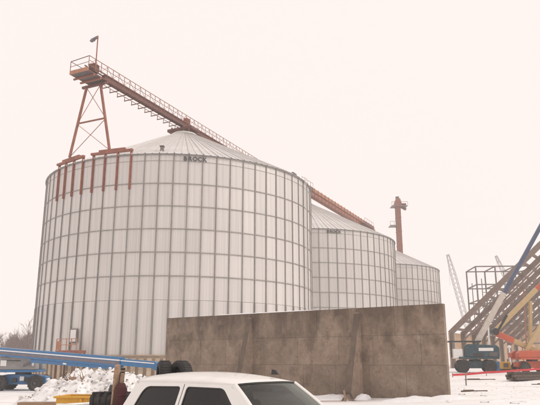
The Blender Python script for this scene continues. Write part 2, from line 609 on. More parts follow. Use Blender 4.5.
def make_bin(loc, label, span, low_band, letter_phi, orange=()):
    root = thing('grain_bin', label, 'grain bin', (*loc, 0), 0, 'galvanised grain bins in a row')
    cx = math.atan2(-loc[1], -loc[0])           # towards the viewer's side
    rest = MB()
    for k in range(NS):
        a = PH0 + k * STEP
        mid = a + STEP / 2
        dlt = (mid - cx + math.pi) % (2 * math.pi) - math.pi
        near = span[0] <= math.degrees(dlt) <= span[1]
        for b in range(len(LEV) - 1):
            if near and b >= low_band:
                put('wall_panel', PANEL_ME[b], root, rz=a)
            else:
                pm = panel_mb(LEV[b], LEV[b + 1], a + 0.004, a + STEP - 0.004, 2)
                rest.add(pm.v, pm.f)
        put('roof_panel', ROOF_ME, root, rz=a)
        put('stiffener', STIFF_UP, root, rz=a)
        put('lower_stiffener', STIFF_LO, root, rz=a)
    tag(rest.build('wall_sheeting', MT['sheet'], root), kind='stuff')
    m = MB()
    m.lathe([(RAD - 0.07, BASE - 0.05), (RAD - 0.07, EAVE)], 138)
    m.build('inner_shell', MT['inner'], root)
    for i, z in enumerate(LEV[2:-1]):
        t = 0.042 if i < 5 else 0.022
        ring_mb(RAD - 0.01, RAD + (0.075 if i < 5 else 0.03), z - t, z + t).build('wind_ring', MT['hoop'], root)
    ring_mb(RAD - 0.01, RAD + 0.16, EAVE - 0.03, EAVE + 0.04).build('eave_ring', MT['hoop'], root)
    ring_mb(RAD - 0.02, RAD + 0.16, BASE - 0.06, BASE + 0.05).build('base_ring', MT['pilaster'], root)
    # concrete footing with stub pilasters left from the formwork
    m = MB()
    m.lathe([(RAD + 0.35, -0.3), (RAD + 0.35, BASE - 0.08), (RAD - 1.2, BASE - 0.08)], 138)
    m.build('footing', MT['footing'], root)
    pil = MB().box((RAD + 0.42, 0, BASE / 2 - 0.22), (0.2, 0.42, BASE - 0.1)).mesh('pilaster', MT['pilaster'])
    for k in range(0, 2 * NS):
        a = PH0 + k * STEP / 2
        if abs((a - cx + math.pi) % (2 * math.pi) - math.pi) < R_(85):
            put('pilaster', pil, root, rz=a)
    # peak collar
    z0 = EAVE + 0.06 + (16.2 - 1.6) * SL
    m = MB()
    m.lathe([(1.62, z0 - 0.12), (1.62, z0 + 0.22), (1.45, z0 + 0.34), (0.6, z0 + 0.42)], 32)
    m.build('peak_collar', MT['roofsheet'], root, smooth=False)
    if letter_phi is not None:
        letters(root, 'BROCK', letter_phi, 21.50, 0.62, RAD + 0.13, 0.49)
    # roof vents near the eave
    for a in ((R_(-90.3), R_(150)) if orange else (R_(60), R_(150))):
        v = MB()
        r = 14.9
        zc = EAVE + 0.06 + (16.2 - r) * SL
        v.box(pol(r, a, zc + 0.22), (0.34, 0.36, 0.5), a)
        o = v.build('roof_vent', MT['steel'], root, bevel=0.03)
        v = MB()
        v.box(pol(r + 0.05, a, zc + 0.48), (0.50, 0.46, 0.08), a)
        v.build('vent_hood', MT['grating'], o)
    for a_i in orange:
        put('tower_stiffener', STIFF_OR, root, rz=PH0 + a_i * STEP)
    return root

BINS = [(-10.98, 76.0), (6.3, 112.6), (23.7, 149.2)]
bin1 = make_bin(BINS[0], 'nearest and largest looking steel grain bin, with orange uprights under its rim', (-86, 86), 0, R_(-77.7), orange=range(-9, -1))
bin2 = make_bin(BINS[1], 'middle steel grain bin, half hidden by the nearest one', (-10, 86), 2, R_(-76.5))
bin3 = make_bin(BINS[2], 'farthest and smallest looking steel grain bin, beside the red elevator column', (0, 86), 3, None)

# access door and ladder on the nearest bin
da = R_(-119.6)
d = MB()
d.box((RAD + 0.17, 0, 4.35), (0.10, 0.95, 1.35))
door = d.build('access_door', MT['steel'], bin1, rz=da)
d = MB()
d.box((RAD + 0.235, 0, 4.35), (0.05, 0.72, 1.12))
d.build('door_panel', MT['white'], door, bevel=0.01)
la = R_(-22.5)
d = MB()
for s in (-0.22, 0.22):
    d.beam((RAD + 0.32, s, 0.4), (RAD + 0.32, s, EAVE + 0.5), 0.05, 0.05)
lad = d.build('ladder', MT['roofsheet'], bin1, rz=la)
rung_me = MB().tube((RAD + 0.32, -0.2, 0), (RAD + 0.32, 0.2, 0), 0.014, 5).mesh('rung', MT['roofsheet'])
for i in range(74):
    put('rung', rung_me, lad, (0, 0, 0.6 + i * 0.3))

# ------------------------------------------------------------------ conveyor along the tops
KD = Vector((math.sin(R_(25.9)), math.cos(R_(25.9)), 0))
KL = Vector((KD.y, -KD.x, 0))
K0 = Vector((BINS[0][0], BINS[0][1], 0))
def kp(k, lat, z):
    return K0 + KD * k + KL * lat + Vector((0, 0, z))

cv = thing('roof_conveyor', 'long rust red conveyor bridge with handrails over the nearest bin', 'conveyor', kp(-18.5, 0, 22), 0)
def cvp(mb, name, m, parent=cv, **kw):
    """mesh given in world coordinates, stored relative to its root"""
    base = Vector((0, 0, 0))
    p = parent
    while p is not None:
        base += Vector(p.location)
        p = p.parent
    mb.v = [tuple(Vector(q) - base) for q in mb.v]
    return mb.build(name, m, parent, **kw)
ZB = 30.95                    # underside of the trough
K_A, K_B = -18.5, 33.0
cvp(MB().beam(kp(K_A + 2.6, 0.17, ZB + 0.33), kp(K_B, 0.17, ZB + 0.33), 0.40, 0.58), 'trough', MT['primer_dk'])
for lat in (0.42, -0.06):
    for dz in (0.03, 0.62):
        cvp(MB().beam(kp(K_A, lat, ZB + dz), kp(K_B, lat, ZB + dz), 0.09, 0.12), 'side_rail_beam', MT['primer_dk'])
# handrail on the near side
cvp(MB().beam(kp(K_A, 0.47, ZB + 1.62), kp(K_B, 0.47, ZB + 1.62), 0.055), 'top_rail', MT['primer'])
cvp(MB().beam(kp(K_A, 0.47, ZB + 1.12), kp(K_B, 0.47, ZB + 1.12), 0.04), 'mid_rail', MT['primer'])
k = K_A
i = 0
while k <= K_B:
    cvp(MB().beam(kp(k, 0.47, ZB + 0.4), kp(k, 0.47, ZB + 1.62), 0.055), 'rail_post', MT['primer'])
    if k + 0.95 < K_B:
        a, b = (0.6, 1.55) if i % 2 == 0 else (1.55, 0.6)
        cvp(MB().beam(kp(k, 0.45, ZB + a), kp(k + 0.95, 0.45, ZB + b), 0.03), 'rail_brace', MT['primer'])
    k += 0.95
    i += 1
# outriggers that carry the walkway on the far side
k = -14.4
while k < K_B:
    cvp(MB().beam(kp(k, 0.35, ZB - 0.06), kp(k, -1.25, ZB - 0.06), 0.075, 0.09), 'outrigger', MT['primer_dk'])
    cvp(MB().beam(kp(k, -1.2, ZB - 0.02), kp(k, -1.2, ZB + 0.42), 0.065), 'outrigger_stub', MT['primer_dk'])
    k += 1.27
cvp(MB().beam(kp(-14.4, -1.2, ZB + 0.42), kp(K_B, -1.2, ZB + 0.42), 0.05, 0.05), 'walkway_edge', MT['primer'])
# end platform
p0 = MB()
p0.beam(kp(K_A, -0.78, ZB + 0.05), kp(K_A + 3.4, -0.78, ZB + 0.05), 2.35, 0.10)
cvp(p0, 'platform_deck', MT['grating'])
cvp(MB().beam(kp(K_A - 0.03, -2.0, ZB + 0.15), kp(K_A - 0.03, 0.46, ZB + 0.15), 0.10, 0.40), 'platform_edge', MT['primer_lt'])
cvp(MB().beam(kp(K_A, -1.98, ZB + 0.1), kp(K_A + 3.4, -1.98, ZB + 0.1), 0.08, 0.25), 'platform_edge', MT['primer'])
for kk in (K_A + 0.9, K_A + 1.9, K_A + 3.0):
    cvp(MB().beam(kp(kk, -2.3, ZB - 0.14), kp(kk, 0.5, ZB - 0.14), 0.16, 0.18), 'platform_beam', MT['primer'])
for kk, ll in ((K_A, -2.0), (K_A + 1.7, -2.0), (K_A + 3.4, -2.0)):
    cvp(MB().beam(kp(kk, ll, ZB + 0.1), kp(kk, ll, ZB + 1.45), 0.06), 'rail_post', MT['primer'])
cvp(MB().beam(kp(K_A, -2.0, ZB + 1.45), kp(K_A, 0.47, ZB + 1.6), 0.06), 'end_rail', MT['primer_dk'])
cvp(MB().beam(kp(K_A, -2.0, ZB + 1.45), kp(K_A + 3.4, -2.0, ZB + 1.45), 0.05), 'end_rail', MT['primer_dk'])
cvp(MB().beam(kp(K_A, -2.0, ZB + 0.85), kp(K_A, 0.47, ZB + 0.95), 0.04), 'end_rail', MT['primer_dk'])
mo = MB()
mo.box(kp(K_A + 1.25, 0.05, ZB + 0.75), (0.7, 0.9, 0.9), -R_(25.9))
cvp(mo, 'drive_motor', MT['primer_dk'], bevel=0.08)
# lamp on a pole at the end of the bridge
lp = MB()
lp.tube(kp(K_A + 1.0, 0.5, ZB + 0.4), kp(K_A + 1.0, 0.5, ZB + 4.35), 0.065, 8)
pole = cvp(lp, 'lamp_pole', MT['primer'])
hd = MB()
tip = kp(K_A + 1.0, 0.5, ZB + 4.22)
hd.beam(tip, tip - KL * 0.85 + Vector((0, 0, -0.18)), 0.26, 0.20)
hd.beam(tip - KL * 0.45 + Vector((0, 0, -0.2)), tip - KL * 0.95 + Vector((0, 0, -0.30)), 0.34, 0.16)
cvp(hd, 'lamp_head', MT['mauve'], bevel=0.03)
# saddle under the bridge on the first peak
sd = MB()
sd.beam(kp(-0.1, -1.9, ZB - 0.36), kp(-0.1, 1.75, ZB - 0.36), 2.0, 0.34)
cvp(sd, 'peak_saddle', MT['primer_dk'])
for lat in (-1.3, -0.4, 0.5, 1.3):
    cvp(MB().beam(kp(-0.95, lat, ZB - 0.85), kp(-0.95, lat, ZB + 0.02), 0.16, 0.16), 'saddle_leg', MT['primer'])
dm = MB()
dm.box(kp(0.4, 0.0, ZB + 1.0), (0.6, 0.7, 1.0), -R_(25.9))
cvp(dm, 'discharge_gate', MT['primer'], bevel=0.05)

# second, boxed-in conveyor from the middle bin to the far bin
c2 = thing('boxed_conveyor', 'deep orange red boxed conveyor over the middle bin', 'conveyor', kp(33.2, 0, 30.8), 0)
K2A, K2B = 33.2, 82.5
cvp(MB().beam(kp(K2A, 0.1, 32.3), kp(K2B, 0.1, 32.3), 0.95, 0.75), 'trough', MT['primer'], c2)
cvp(MB().beam(kp(K2A, 0.1, 33.25), kp(K2B, 0.1, 33.25), 0.7, 0.85), 'return_casing', MT['primer_lt'], c2)
cvp(MB().beam(kp(K2A, 0.62, 31.85), kp(K2B, 0.62, 31.85), 0.12, 0.2), 'bottom_chord', MT['primer_dk'], c2)
cvp(MB().beam(kp(K2A, 0.62, 32.78), kp(K2B, 0.62, 32.78), 0.12, 0.14), 'top_chord', MT['primer_dk'], c2)
for i in range(26):
    k = K2A + 0.5 + i * 1.9
    cvp(MB().beam(kp(k, 0.60, 31.85), kp(k, 0.60, 33.7), 0.09), 'side_rib', MT['primer'], c2)
for kk, hl_, la_ in ((37.0, 2.6, 1.75), (74.0, 3.4, 1.75)):
    cvp(MB().beam(kp(kk - hl_, la_ - 0.6, 32.15), kp(kk + hl_, la_ - 0.6, 32.15), 1.2, 0.16), 'service_platform', MT['primer_dk'], c2)
    cvp(MB().beam(kp(kk - hl_, la_, 32.35), kp(kk + hl_, la_, 32.35), 0.08, 0.7), 'toe_board', MT['primer_dk'], c2)
    cvp(MB().beam(kp(kk - hl_, la_, 33.5), kp(kk + hl_, la_, 33.5), 0.045), 'hand_rail', MT['primer'], c2)
    for q in (-1.0, -0.5, 0, 0.5, 1.0):
        cvp(MB().beam(kp(kk + q * hl_, la_, 32.2), kp(kk + q * hl_, la_, 33.5), 0.045), 'rail_post', MT['primer'], c2)
for kk in (40.6, 81.2):
    m_ = MB()
    m_.beam(kp(kk - 0.9, -0.2, 31.2), kp(kk + 0.9, -0.2, 31.2), 1.5, 1.75)
    cvp(m_, 'peak_saddle', MT['primer'], c2)
m_ = MB()
m_.tube(kp(33.6, 0.3, 33.95), kp(34.7, 0.3, 33.95), 0.36, 14)
cvp(m_, 'drive_motor', MT['grating'], c2)

# tower standing on the rim of the nearest bin
tw = thing('support_tower', 'braced red steel tower on the rim holding up the conveyor end', 'support tower', kp(-15.8, -1.1, 22.6), 0)
TK = -15.8
FT = [(-3.75, 22.95), (1.6, 22.95)]
TP = [(-2.1, ZB - 0.2), (-0.25, ZB - 0.2)]
def leg_at(s, z):
    t = (z - FT[s][1]) / (TP[s][1] - FT[s][1])
    return kp(TK, FT[s][0] + (TP[s][0] - FT[s][0]) * t, z)
for s in (0, 1):
    cvp(MB().beam(leg_at(s, 22.9), leg_at(s, ZB - 0.15), 0.22, 0.20, KD), 'leg', MT['primer'], tw)
cvp(MB().beam(leg_at(0, 26.6), leg_at(1, 26.6), 0.14), 'cross_bar', MT['primer'], tw)
for za, zb in ((22.95, 26.5), (26.7, ZB - 0.35)):
    cvp(MB().beam(leg_at(0, za), leg_at(1, zb), 0.05), 'brace_rod', MT['primer'], tw)
    cvp(MB().beam(leg_at(1, za), leg_at(0, zb), 0.05), 'brace_rod', MT['primer'], tw)
cvp(MB().beam(kp(TK, -2.7, ZB - 0.3), kp(TK, 0.5, ZB - 0.3), 0.26, 0.24), 'head_beam', MT['primer_dk'], tw)
# spreader beams along the rim, each over four uprights
def rim(k, r, z):
    a = PH0 + k * STEP
    return K0 + Vector(pol(r, a, z))
for ks in ((-9, -6), (-5, -2)):
    cvp(MB().beam(rim(ks[0] - 0.15, RAD + 0.22, 22.62), rim(ks[1] + 0.15, RAD + 0.22, 22.62), 0.30, 0.22), 'spreader_beam', MT['primer'], tw)
    cvp(MB().beam(rim(ks[0] + 0.45, RAD + 0.05, 22.85), rim(ks[1] - 0.45, RAD + 0.05, 22.85), 0.26, 0.24), 'upper_spreader', MT['primer'], tw)

# red landing with orange rails by the bin door
pa = R_(-117.0)
lx, ly, _ = pol(RAD + 1.15, pa, 0)
land = thing('door_landing', 'small red steel landing with orange rails below the bin door', 'landing', (BINS[0][0] + lx, BINS[0][1] + ly, 0), pa + math.pi / 2)
MB().box((0, 0, 2.82), (2.6, 1.3, 0.26)).build('deck', MT['primer'], land, bevel=0.01)
for sx in (-1.2, 1.2):
    for sy in (-0.55, 0.55):
        MB().beam((sx, sy, -0.1), (sx, sy, 2.7), 0.12).build('leg', MT['primer_dk'], land)
for sx in (-1.25, -0.7, 0.0, 0.6, 1.25):
    MB().beam((sx, -0.6, 2.9), (sx, -0.6, 4.0), 0.06).build('rail_post', MT['primer_lt'], land)
for z in (3.45, 4.0):
    MB().beam((-1.25, -0.6, z), (1.25, -0.6, z), 0.06).build('hand_rail', MT['primer_lt'], land)
MB().box((-0.95, -0.64, 3.4), (0.55, 0.05, 0.8)).build('rail_panel', MT['primer_lt'], land)

# ------------------------------------------------------------------ concrete wall with buttresses
WA, WB = Vector((10.15, 37.0, 0)), Vector((-7.96, 50.0, 0))
WL = (WB - WA).length
wdir = (WB - WA).normalized()
wrz = math.atan2(wdir.y, wdir.x)      # local x runs from the right end to the left end; local +y faces the camera
wall = thing('concrete_wall', 'stained brown concrete wall with two sloping buttresses in front of the bins', 'wall', (WA.x, WA.y, 0), wrz)
TOPZ = 5.24
THK = 0.34
rows = [(-0.7, 1.75), (1.75, 3.5), (3.5, TOPZ)]
random.seed(5)
for ri, (z0, z1) in enumerate(rows):
    x = 0.0
    w = [2.5, 1.5, 3.1][ri]
    while x < WL - 0.05:
        x1 = min(WL, x + w)
        if WL - x1 < 0.8:
            x1 = WL
        pr = random.uniform(0, 0.012)
        gp = 0.008
        m_ = MB()
        m_.box(((x + x1) / 2, THK / 2 + pr - 0.17, (z0 + z1) / 2), (x1 - x - gp, THK, z1 - z0 - gp))
        m_.build('cast_panel', MT['concrete'], wall, bevel=0.012)
        x = x1
        w = 3.1 if random.random() < 0.7 else 2.4
MB().box((WL / 2, 0, (TOPZ - 0.7) / 2), (WL - 0.1, THK - 0.06, TOPZ + 0.66)).build('wall_core', MT['inner'], wall)
def buttress(x):
    m_ = MB()
    prof = [(0.16, -0.7), (1.95, -0.7), (1.75, 0.1), (0.34, TOPZ - 0.32), (0.16, TOPZ - 0.25)]
    m_.prism(prof, x - 0.19, x + 0.19, lambda u, v, dd: (dd, u, v))
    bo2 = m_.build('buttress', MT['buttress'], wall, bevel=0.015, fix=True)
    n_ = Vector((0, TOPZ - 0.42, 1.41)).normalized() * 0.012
    MB().beam(Vector((x, 1.75, 0.1)) + n_, Vector((x, 0.36, TOPZ - 0.38)) + n_, 0.37, 0.03).build('sloping_face', MT['darkened'], bo2)
# positions along the wall from the right end
for bx_ in (5.55, 14.05):
    buttress(bx_)
# snow lying on top of the wall
def snow_strip(x0, x1, parent, w, h, seed):
    m_ = MB()
    n = int((x1 - x0) / 0.25)
    v = []
    for i in range(n + 1):
        x = x0 + (x1 - x0) * i / n
        e = min(1, i / 3, (n - i) / 3)
        hh = h * e * (0.5 + 0.7 * abs(noise.noise(Vector((x * 1.7, seed, 0)))) + 0.4 * noise.noise(Vector((x * 5, seed, 1)))) + 0.004
        ww = w * (0.75 + 0.25 * e) * 0.5
        for yy, zz in ((-ww, 0), (-ww * 0.8, hh * 0.7), (0, hh), (ww * 0.85, hh * 0.75), (ww + 0.01, 0)):
            v.append((x, yy, TOPZ - 0.006 + zz))
    f = [(i * 5 + j, i * 5 + j + 1, i * 5 + j + 6, i * 5 + j + 5) for i in range(n) for j in range(4)]
    f += [(0, 1, 2, 3, 4), tuple(n * 5 + j for j in (4, 3, 2, 1, 0))]
    m_.add(v, f)
    return m_.build('snow_strip', MT['snowclean'], parent, smooth=True)
snow_strip(8.6, 17.6, wall, 0.34, 0.10, 2.0)
snow_strip(WL - 0.75, WL - 0.25, wall, 0.3, 0.3, 9.0)

# ------------------------------------------------------------------ snow heaps
def heap(name, loc, rx, ry, h, seed, m, n=40, rough=0.25, rz=0.0):
    v, f = [], []
    for j in range(n + 1):
        for i in range(n + 1):
            x, y = -1 + 2 * i / n, -1 + 2 * j / n
            r = math.hypot(x, y)
            e = max(0.0, 1 - r * r)
            p = Vector((x * rx * 0.9 + seed, y * ry * 0.9, seed * 0.7))
            z = h * e ** 0.8 * (0.75 + rough * 1.4 * noise.noise(p * 0.8) + rough * noise.noise(p * 2.1) + rough * 0.6 * noise.noise(p * 5))
            wx = loc[0] + x * rx
            wy = loc[1] + y * ry
            v.append((x * rx, y * ry, gh(wx, wy) - loc[2] + (z if r < 1 else 0) - (0.06 if r >= 0.97 else 0)))
    f = [(j * (n + 1) + i, j * (n + 1) + i + 1, (j + 1) * (n + 1) + i + 1, (j + 1) * (n + 1) + i) for j in range(n) for i in range(n)]
    mb = MB()
    mb.add(v, f)
    o = mb.build(name, m, smooth=True, loc=loc)
    hh = lambda x, y: _interp(v, n, rx, ry, x, y)
    return o, hh
def _interp(v, n, rx, ry, x, y):
    i = min(n, max(0, round((x / rx + 1) * n / 2)))
    j = min(n, max(0, round((y / ry + 1) * n / 2)))
    return v[j * (n + 1) + i][2]
def lump(mb, c, r, seed):
    """an uneven clod"""
    rs = random.Random(seed)
    a0 = rs.uniform(0, 6)
    v = []
    for k, (zz, rr, nn) in enumerate(((-0.7, 0.7, 5), (0.15, 1.0, 5), (0.75, 0.6, 5))):
        for i in range(nn):
            a = a0 + k * 0.5 + i * 2 * math.pi / nn
            q = rs.uniform(0.7, 1.2)
            v.append((c[0] + r * rr * q * math.cos(a), c[1] + r * rr * q * math.sin(a), c[2] + r * zz * rs.uniform(0.7, 1.1) * 0.8))
    f = []
    for k in range(2):
        for i in range(5):
            f.append((k * 5 + i, k * 5 + (i + 1) % 5, (k + 1) * 5 + (i + 1) % 5, (k + 1) * 5 + i))
    f += [(10, 11, 12, 13, 14), (4, 3, 2, 1, 0)]
    mb.add(v, f)

pile, ph = heap('snow_pile', (-8.2, 32.2, 0), 4.2, 3.2, 1.62, 3.7, MT['snow'], 56, 0.34)
tag(pile, 'long heap of dirty broken snow between the blue lift and the pickup', 'snow pile')
rs = random.Random(8)
cl = MB()
for i in range(700):
    x, y = rs.gauss(0, 1.8), rs.gauss(-0.6, 1.4)
    if (x / 4.1) ** 2 + (y / 3.1) ** 2 > 0.95:
        continue
    r = rs.uniform(0.03, 0.11) * (1.5 if rs.random() < 0.12 else 1)
    lump(cl, (x, y, ph(x, y) + r * 0.3), r, i)
tag(cl.build('snow_clods', MT['snow'], pile), kind='stuff')
cl = MB()
for i in range(420):
    x, y = rs.gauss(0.1, 1.9), rs.gauss(-0.6, 1.5)
    if (x / 4.0) ** 2 + (y / 3.0) ** 2 > 0.9:
        continue
    r = rs.uniform(0.02, 0.06)
    lump(cl, (x, y, ph(x, y) + r * 0.3), r, i + 900)
tag(cl.build('dirt_clods', MT['footing'], pile), kind='stuff')
# tangle of brush sticking out of the pile
br = thing('brush_tangle', 'brown tangle of roots and sticks on top of the snow pile', 'brush', (-9.25, 31.2, ph(-1.05, -1.0) - 0.12))
rs = random.Random(3)
lp_ = MB()
lump(lp_, (0, 0, 0.25), 0.45, 4)
lp_.build('root_ball', MT['wood'], br)
for i in range(34):
    a, e = rs.uniform(0, 6.28), rs.uniform(0.1, 1.3)
    l_ = rs.uniform(0.35, 0.8)
    s0 = Vector((rs.uniform(-0.4, 0.4), rs.uniform(-0.3, 0.3), rs.uniform(0.05, 0.3)))
    m_ = MB()
    m_.tube(s0, s0 + Vector((math.cos(a) * math.cos(e), math.sin(a) * math.cos(e), math.sin(e))) * l_, 0.028, 5, 0.01)
    m_.build('stick', MT['wood'] if i % 3 else MT['darkwood'], br)

for (x, y, rx, ry, h, sd_, lab) in (
        (2.6, 39.6, 3.2, 1.3, 0.35, 1.2, 'low snow drift along the foot of the wall beyond the pickup hood'),
        (8.6, 36.7, 2.6, 0.8, 0.30, 5.1, 'thin snow drift at the right end of the wall'),
        (5.45, 38.7, 0.55, 0.5, 0.5, 7.4, 'small white snow lump in the corner right of the nearer buttress')):
    o, _ = heap('snow_drift', (x, y, 0), rx, ry, h, sd_, MT['snowclean'], 26, 0.3)
    tag(o, lab, 'snow drift')

rs = random.Random(21)
cl = MB()
for i in range(420):
    x, y = rs.uniform(9, 34), 34 + 30 * rs.random() ** 1.4
    if (x - 10.15) * 0.583 + (y - 37.0) * 0.8125 > -0.5 and x < 11.5:
        continue
    r_c = rs.uniform(0.02, 0.075) * (1.8 if rs.random() < 0.06 else 1)
    lump(cl, (x, y, gh(x, y) + r_c * 0.2), r_c, i + 3000)
tag(cl.build('scattered_snow_clods', MT['snowclean']), 'small loose snow clods scattered over the yard', 'snow clods', kind='stuff')
# wheel ruts pressed into the snow: two raised edges each side of a shallow track
for (ax_, ay_, bx_2, by_2, lab) in ((11.5, 33.0, 33.0, 47.0, 'pair of wheel ruts in the snow in front of the timber stack'),
                                    (12.2, 39.5, 34.0, 50.5, 'pair of faint wheel ruts in the snow below the red tape')):
    rt = thing('wheel_ruts', lab, 'ruts', (ax_, ay_, 0))
    A_, B_ = Vector((ax_, ay_, 0)), Vector((bx_2, by_2, 0))
    nrm = Vector((-(B_ - A_).y, (B_ - A_).x, 0)).normalized()
    for off in (-0.9, 0.9):
        m_ = MB()
        v = []
        nseg = 60
        for q_ in range(nseg + 1):
            t = q_ / nseg
            c_ = A_.lerp(B_, t) + nrm * (off + 0.5 * math.sin(t * 3.1))
            for w_, hz_ in ((-0.34, -0.02), (-0.24, 0.055), (-0.15, 0.012), (0.15, 0.012), (0.24, 0.06), (0.34, -0.02)):
                p_ = c_ + nrm * w_
                hz2 = hz_ * (0.6 + 0.8 * abs(noise.noise(Vector((p_.x * 2, p_.y * 2, off))))) if hz_ > 0.02 else hz_
                v.append((p_.x - ax_, p_.y - ay_, gh(p_.x, p_.y) + hz2))
        m_.add(v, [(q_ * 6 + k_, q_ * 6 + k_ + 1, q_ * 6 + k_ + 7, q_ * 6 + k_ + 6) for q_ in range(nseg) for k_ in range(5)])
        m_.build('rut', MT['snow'], rt, smooth=True)

# broken boards at the foot of the nearer buttress
def board(name, p, q, w, t, m, parent, tilt=(0, 0, 1)):
    return MB().beam(p, q, w, t, tilt).build(name, m, parent, bevel=0.004)
bp_ = WA + wdir * 5.55 + Vector((-wdir.y, wdir.x, 0)) * 1.9
bd = thing('board_pile', 'broken wooden boards leaning at the foot of the nearer buttress', 'boards', (bp_.x, bp_.y, gh(bp_.x, bp_.y) - 0.03))
for i, (a, b) in enumerate((((-0.35, -0.25, 0), (0.05, 0.1, 0.5)), ((-0.1, -0.3, 0), (-0.16, 0.05, 0.62)), ((0.34, -0.35, 0), (0.2, 0.0, 0.45)), ((0.6, -0.3, 0.03), (-0.3, -0.2, 0.22)),
                            ((0.2, -0.5, 0.04), (1.9, -0.35, 0.1)), ((-1.6, -0.45, 0.04), (-0.1, -0.6, 0.06)), ((0.5, -0.2, 0.05), (2.6, 0.5, 0.12)))):
    board('board', a, b, 0.10 + 0.02 * (i % 3), 0.035, MT['wood'] if i % 2 else MT['darkwood'], bd)

# ------------------------------------------------------------------ machinery helpers
def wheel(parent, c, r, w, hubm, axis_y=True, name='wheel', treads=18):
    """wheel with its axle along local y"""
    M = Matrix.Translation(Vector(c)) @ Matrix.Rotation(math.pi / 2, 4, 'X')
    t = MB()
    t.lathe([(r * 0.52, -w / 2 * 0.85), (r * 0.62, -w / 2), (r * 0.90, -w / 2), (r * 0.98, -w / 2 * 0.8), (r, -w / 4), (r, w / 4),
             (r * 0.98, w / 2 * 0.8), (r * 0.90, w / 2), (r * 0.62, w / 2), (r * 0.52, w / 2 * 0.85)], 28, M)
    for i in range(treads):
        a = 2 * math.pi * i / treads
        for s in (-1, 1):
            q = Matrix.Rotation(a + (0.08 * s), 4, 'Z')
            b = MB().box((r * 1.0, 0, s * w * 0.27), (r * 0.06, r * 0.13, w * 0.40))
            t.add([M @ (q @ Vector(p)) for p in b.v], b.f)
    o = t.build(name, MT['black'], parent)
    h = MB()
    h.lathe([(r * 0.53, -w / 2 * 0.8), (r * 0.50, -w / 2 * 0.9), (r * 0.42, -w / 2 * 0.55), (r * 0.2, -w / 2 * 0.5), (r * 0.18, -w / 2 * 0.85), (0.0, -w / 2 * 0.85)], 20, M)
    h.lathe([(r * 0.53, w / 2 * 0.8), (r * 0.50, w / 2 * 0.9), (r * 0.42, w / 2 * 0.55), (r * 0.2, w / 2 * 0.5), (r * 0.18, w / 2 * 0.85), (0.0, w / 2 * 0.85)], 20, M)
    h.build('rim', hubm, o)
    return o

def lift_base(root, paint, cover, hubm, r=0.52):
    ch = MB()
    prof = [(-1.75, 0.55), (-1.75, 0.95), (-0.9, 1.1), (0.9, 1.1), (1.75, 0.95), (1.75, 0.55), (0.9, 0.42), (-0.9, 0.42)]
    ch.prism(prof, -0.55, 0.55, lambda u, v, dd: (u, dd, v))
    ch.build('chassis', paint, root, bevel=0.04, fix=True)
    for sx in (-1.22, 1.22):
        MB().box((sx, 0, 0.55), (0.22, 1.7, 0.24)).build('axle', paint, root, bevel=0.03)
        for sy in (-1.0, 1.0):
            wheel(root, (sx, sy, r), r, 0.38, hubm)
    MB().lathe([(0.55, 1.08), (0.55, 1.24)], 24).build('slew_ring', MT['blackpaint'], root)

def boom_section(root, p, q, w, h, m, name='boom_section', bevel=0.02):
    o = MB().beam(p, q, w, h).build(name, m, root, bevel=bevel)
    return o

# ------------------------------------------------------------------ blue boom lift, left
bl = thing('boom_lift', 'blue boom lift with a long lowered boom at the left edge', 'boom lift', (-17.35, 45.8, gh(-17.35, 45.8) - 0.02), R_(2))
lift_base(bl, MT['blue'], MT['grey'], MT['hub'])
tt = MB()
tt.box((-0.55, 0, 1.33), (3.6, 2.1, 0.18))
tt.build('turntable', MT['blue'], bl, bevel=0.03)
cw = MB()
cw.prism([(-2.6, 1.43), (-2.6, 2.15), (-2.35, 2.32), (0.9, 2.24), (1.15, 2.02), (1.2, 1.43)], -1.08, -0.42, lambda u, v, dd: (u, dd, v))
eng = cw.build('engine_cover', MT['grey'], bl, bevel=0.06, fix=True)
MB().box((-1.05, -1.105, 1.85), (0.4, 0.03, 0.38)).build('notice_plate', MT['white'], eng)
MB().box((0.95, -1.10, 1.78), (0.14, 0.03, 0.2)).build('notice_plate', MT['white'], eng)
MB().box((-0.45, -1.10, 2.02), (1.1, 0.02, 0.05)).build('cover_handle', MT['blackpaint'], eng)
MB().prism([(-2.6, 1.43), (-2.6, 2.15), (-2.35, 2.30), (0.9, 2.2), (1.1, 2.0), (1.2, 1.43)], 0.45, 1.05, lambda u, v, dd: (u, dd, v)).build('tank_cover', MT['grey'], bl, bevel=0.06, fix=True)
for (a, b, c) in ((0.15, -0.62, 0.82), (-0.35, -0.66, 0.7), (0.5, -0.68, 0.72)):
    MB().box((a, b, c), (0.3, 0.14, 0.3)).build('valve_box', MT['white'] if a == 0.15 else MT['blackpaint'], bl, bevel=0.02)
# the boom, in the lift's own space
Bi = (Matrix.Translation(bl.location) @ Matrix.Rotation(R_(2), 4, 'Z')).inverted()
def L(p):
    return Bi @ Vector(p)
P0, P1 = Vector((-20.2, 45.7, 2.72)), Vector((-9.0, 39.44, 1.93))
P2 = Vector((-6.7, 38.15, 1.76))
bo = boom_section(bl, L(P0), L(P1), 0.46, 0.58, MT['blue'], 'outer_boom', 0.03)
dN = Vector(((P1 - P0).y, -(P1 - P0).x, 0)).normalized()
if dN.y > 0: dN = -dN
for (oz, hh, m_, nm) in ((0.10, 0.075, MT['white'], 'white_stripe'), (-0.07, 0.17, MT['mauve'], 'grey_band')):
    a, b = P0 + dN * 0.235 + Vector((0, 0, oz)), P1 + dN * 0.235 + Vector((0, 0, oz))
    MB().beam(L(a + (P1 - P0) * 0.13), L(b), 0.03, hh).build(nm, m_, bo)
boom_section(bl, L(P1 - (P1 - P0) * 0.05), L(P2), 0.34, 0.40, MT['blue'], 'inner_boom', 0.02)
a, b = P1 + dN * 0.175 + Vector((0, 0, 0.09)), P2 + dN * 0.175 + Vector((0, 0, 0.09))
MB().beam(L(a), L(b), 0.02, 0.06).build('white_stripe', MT['white'], bl)
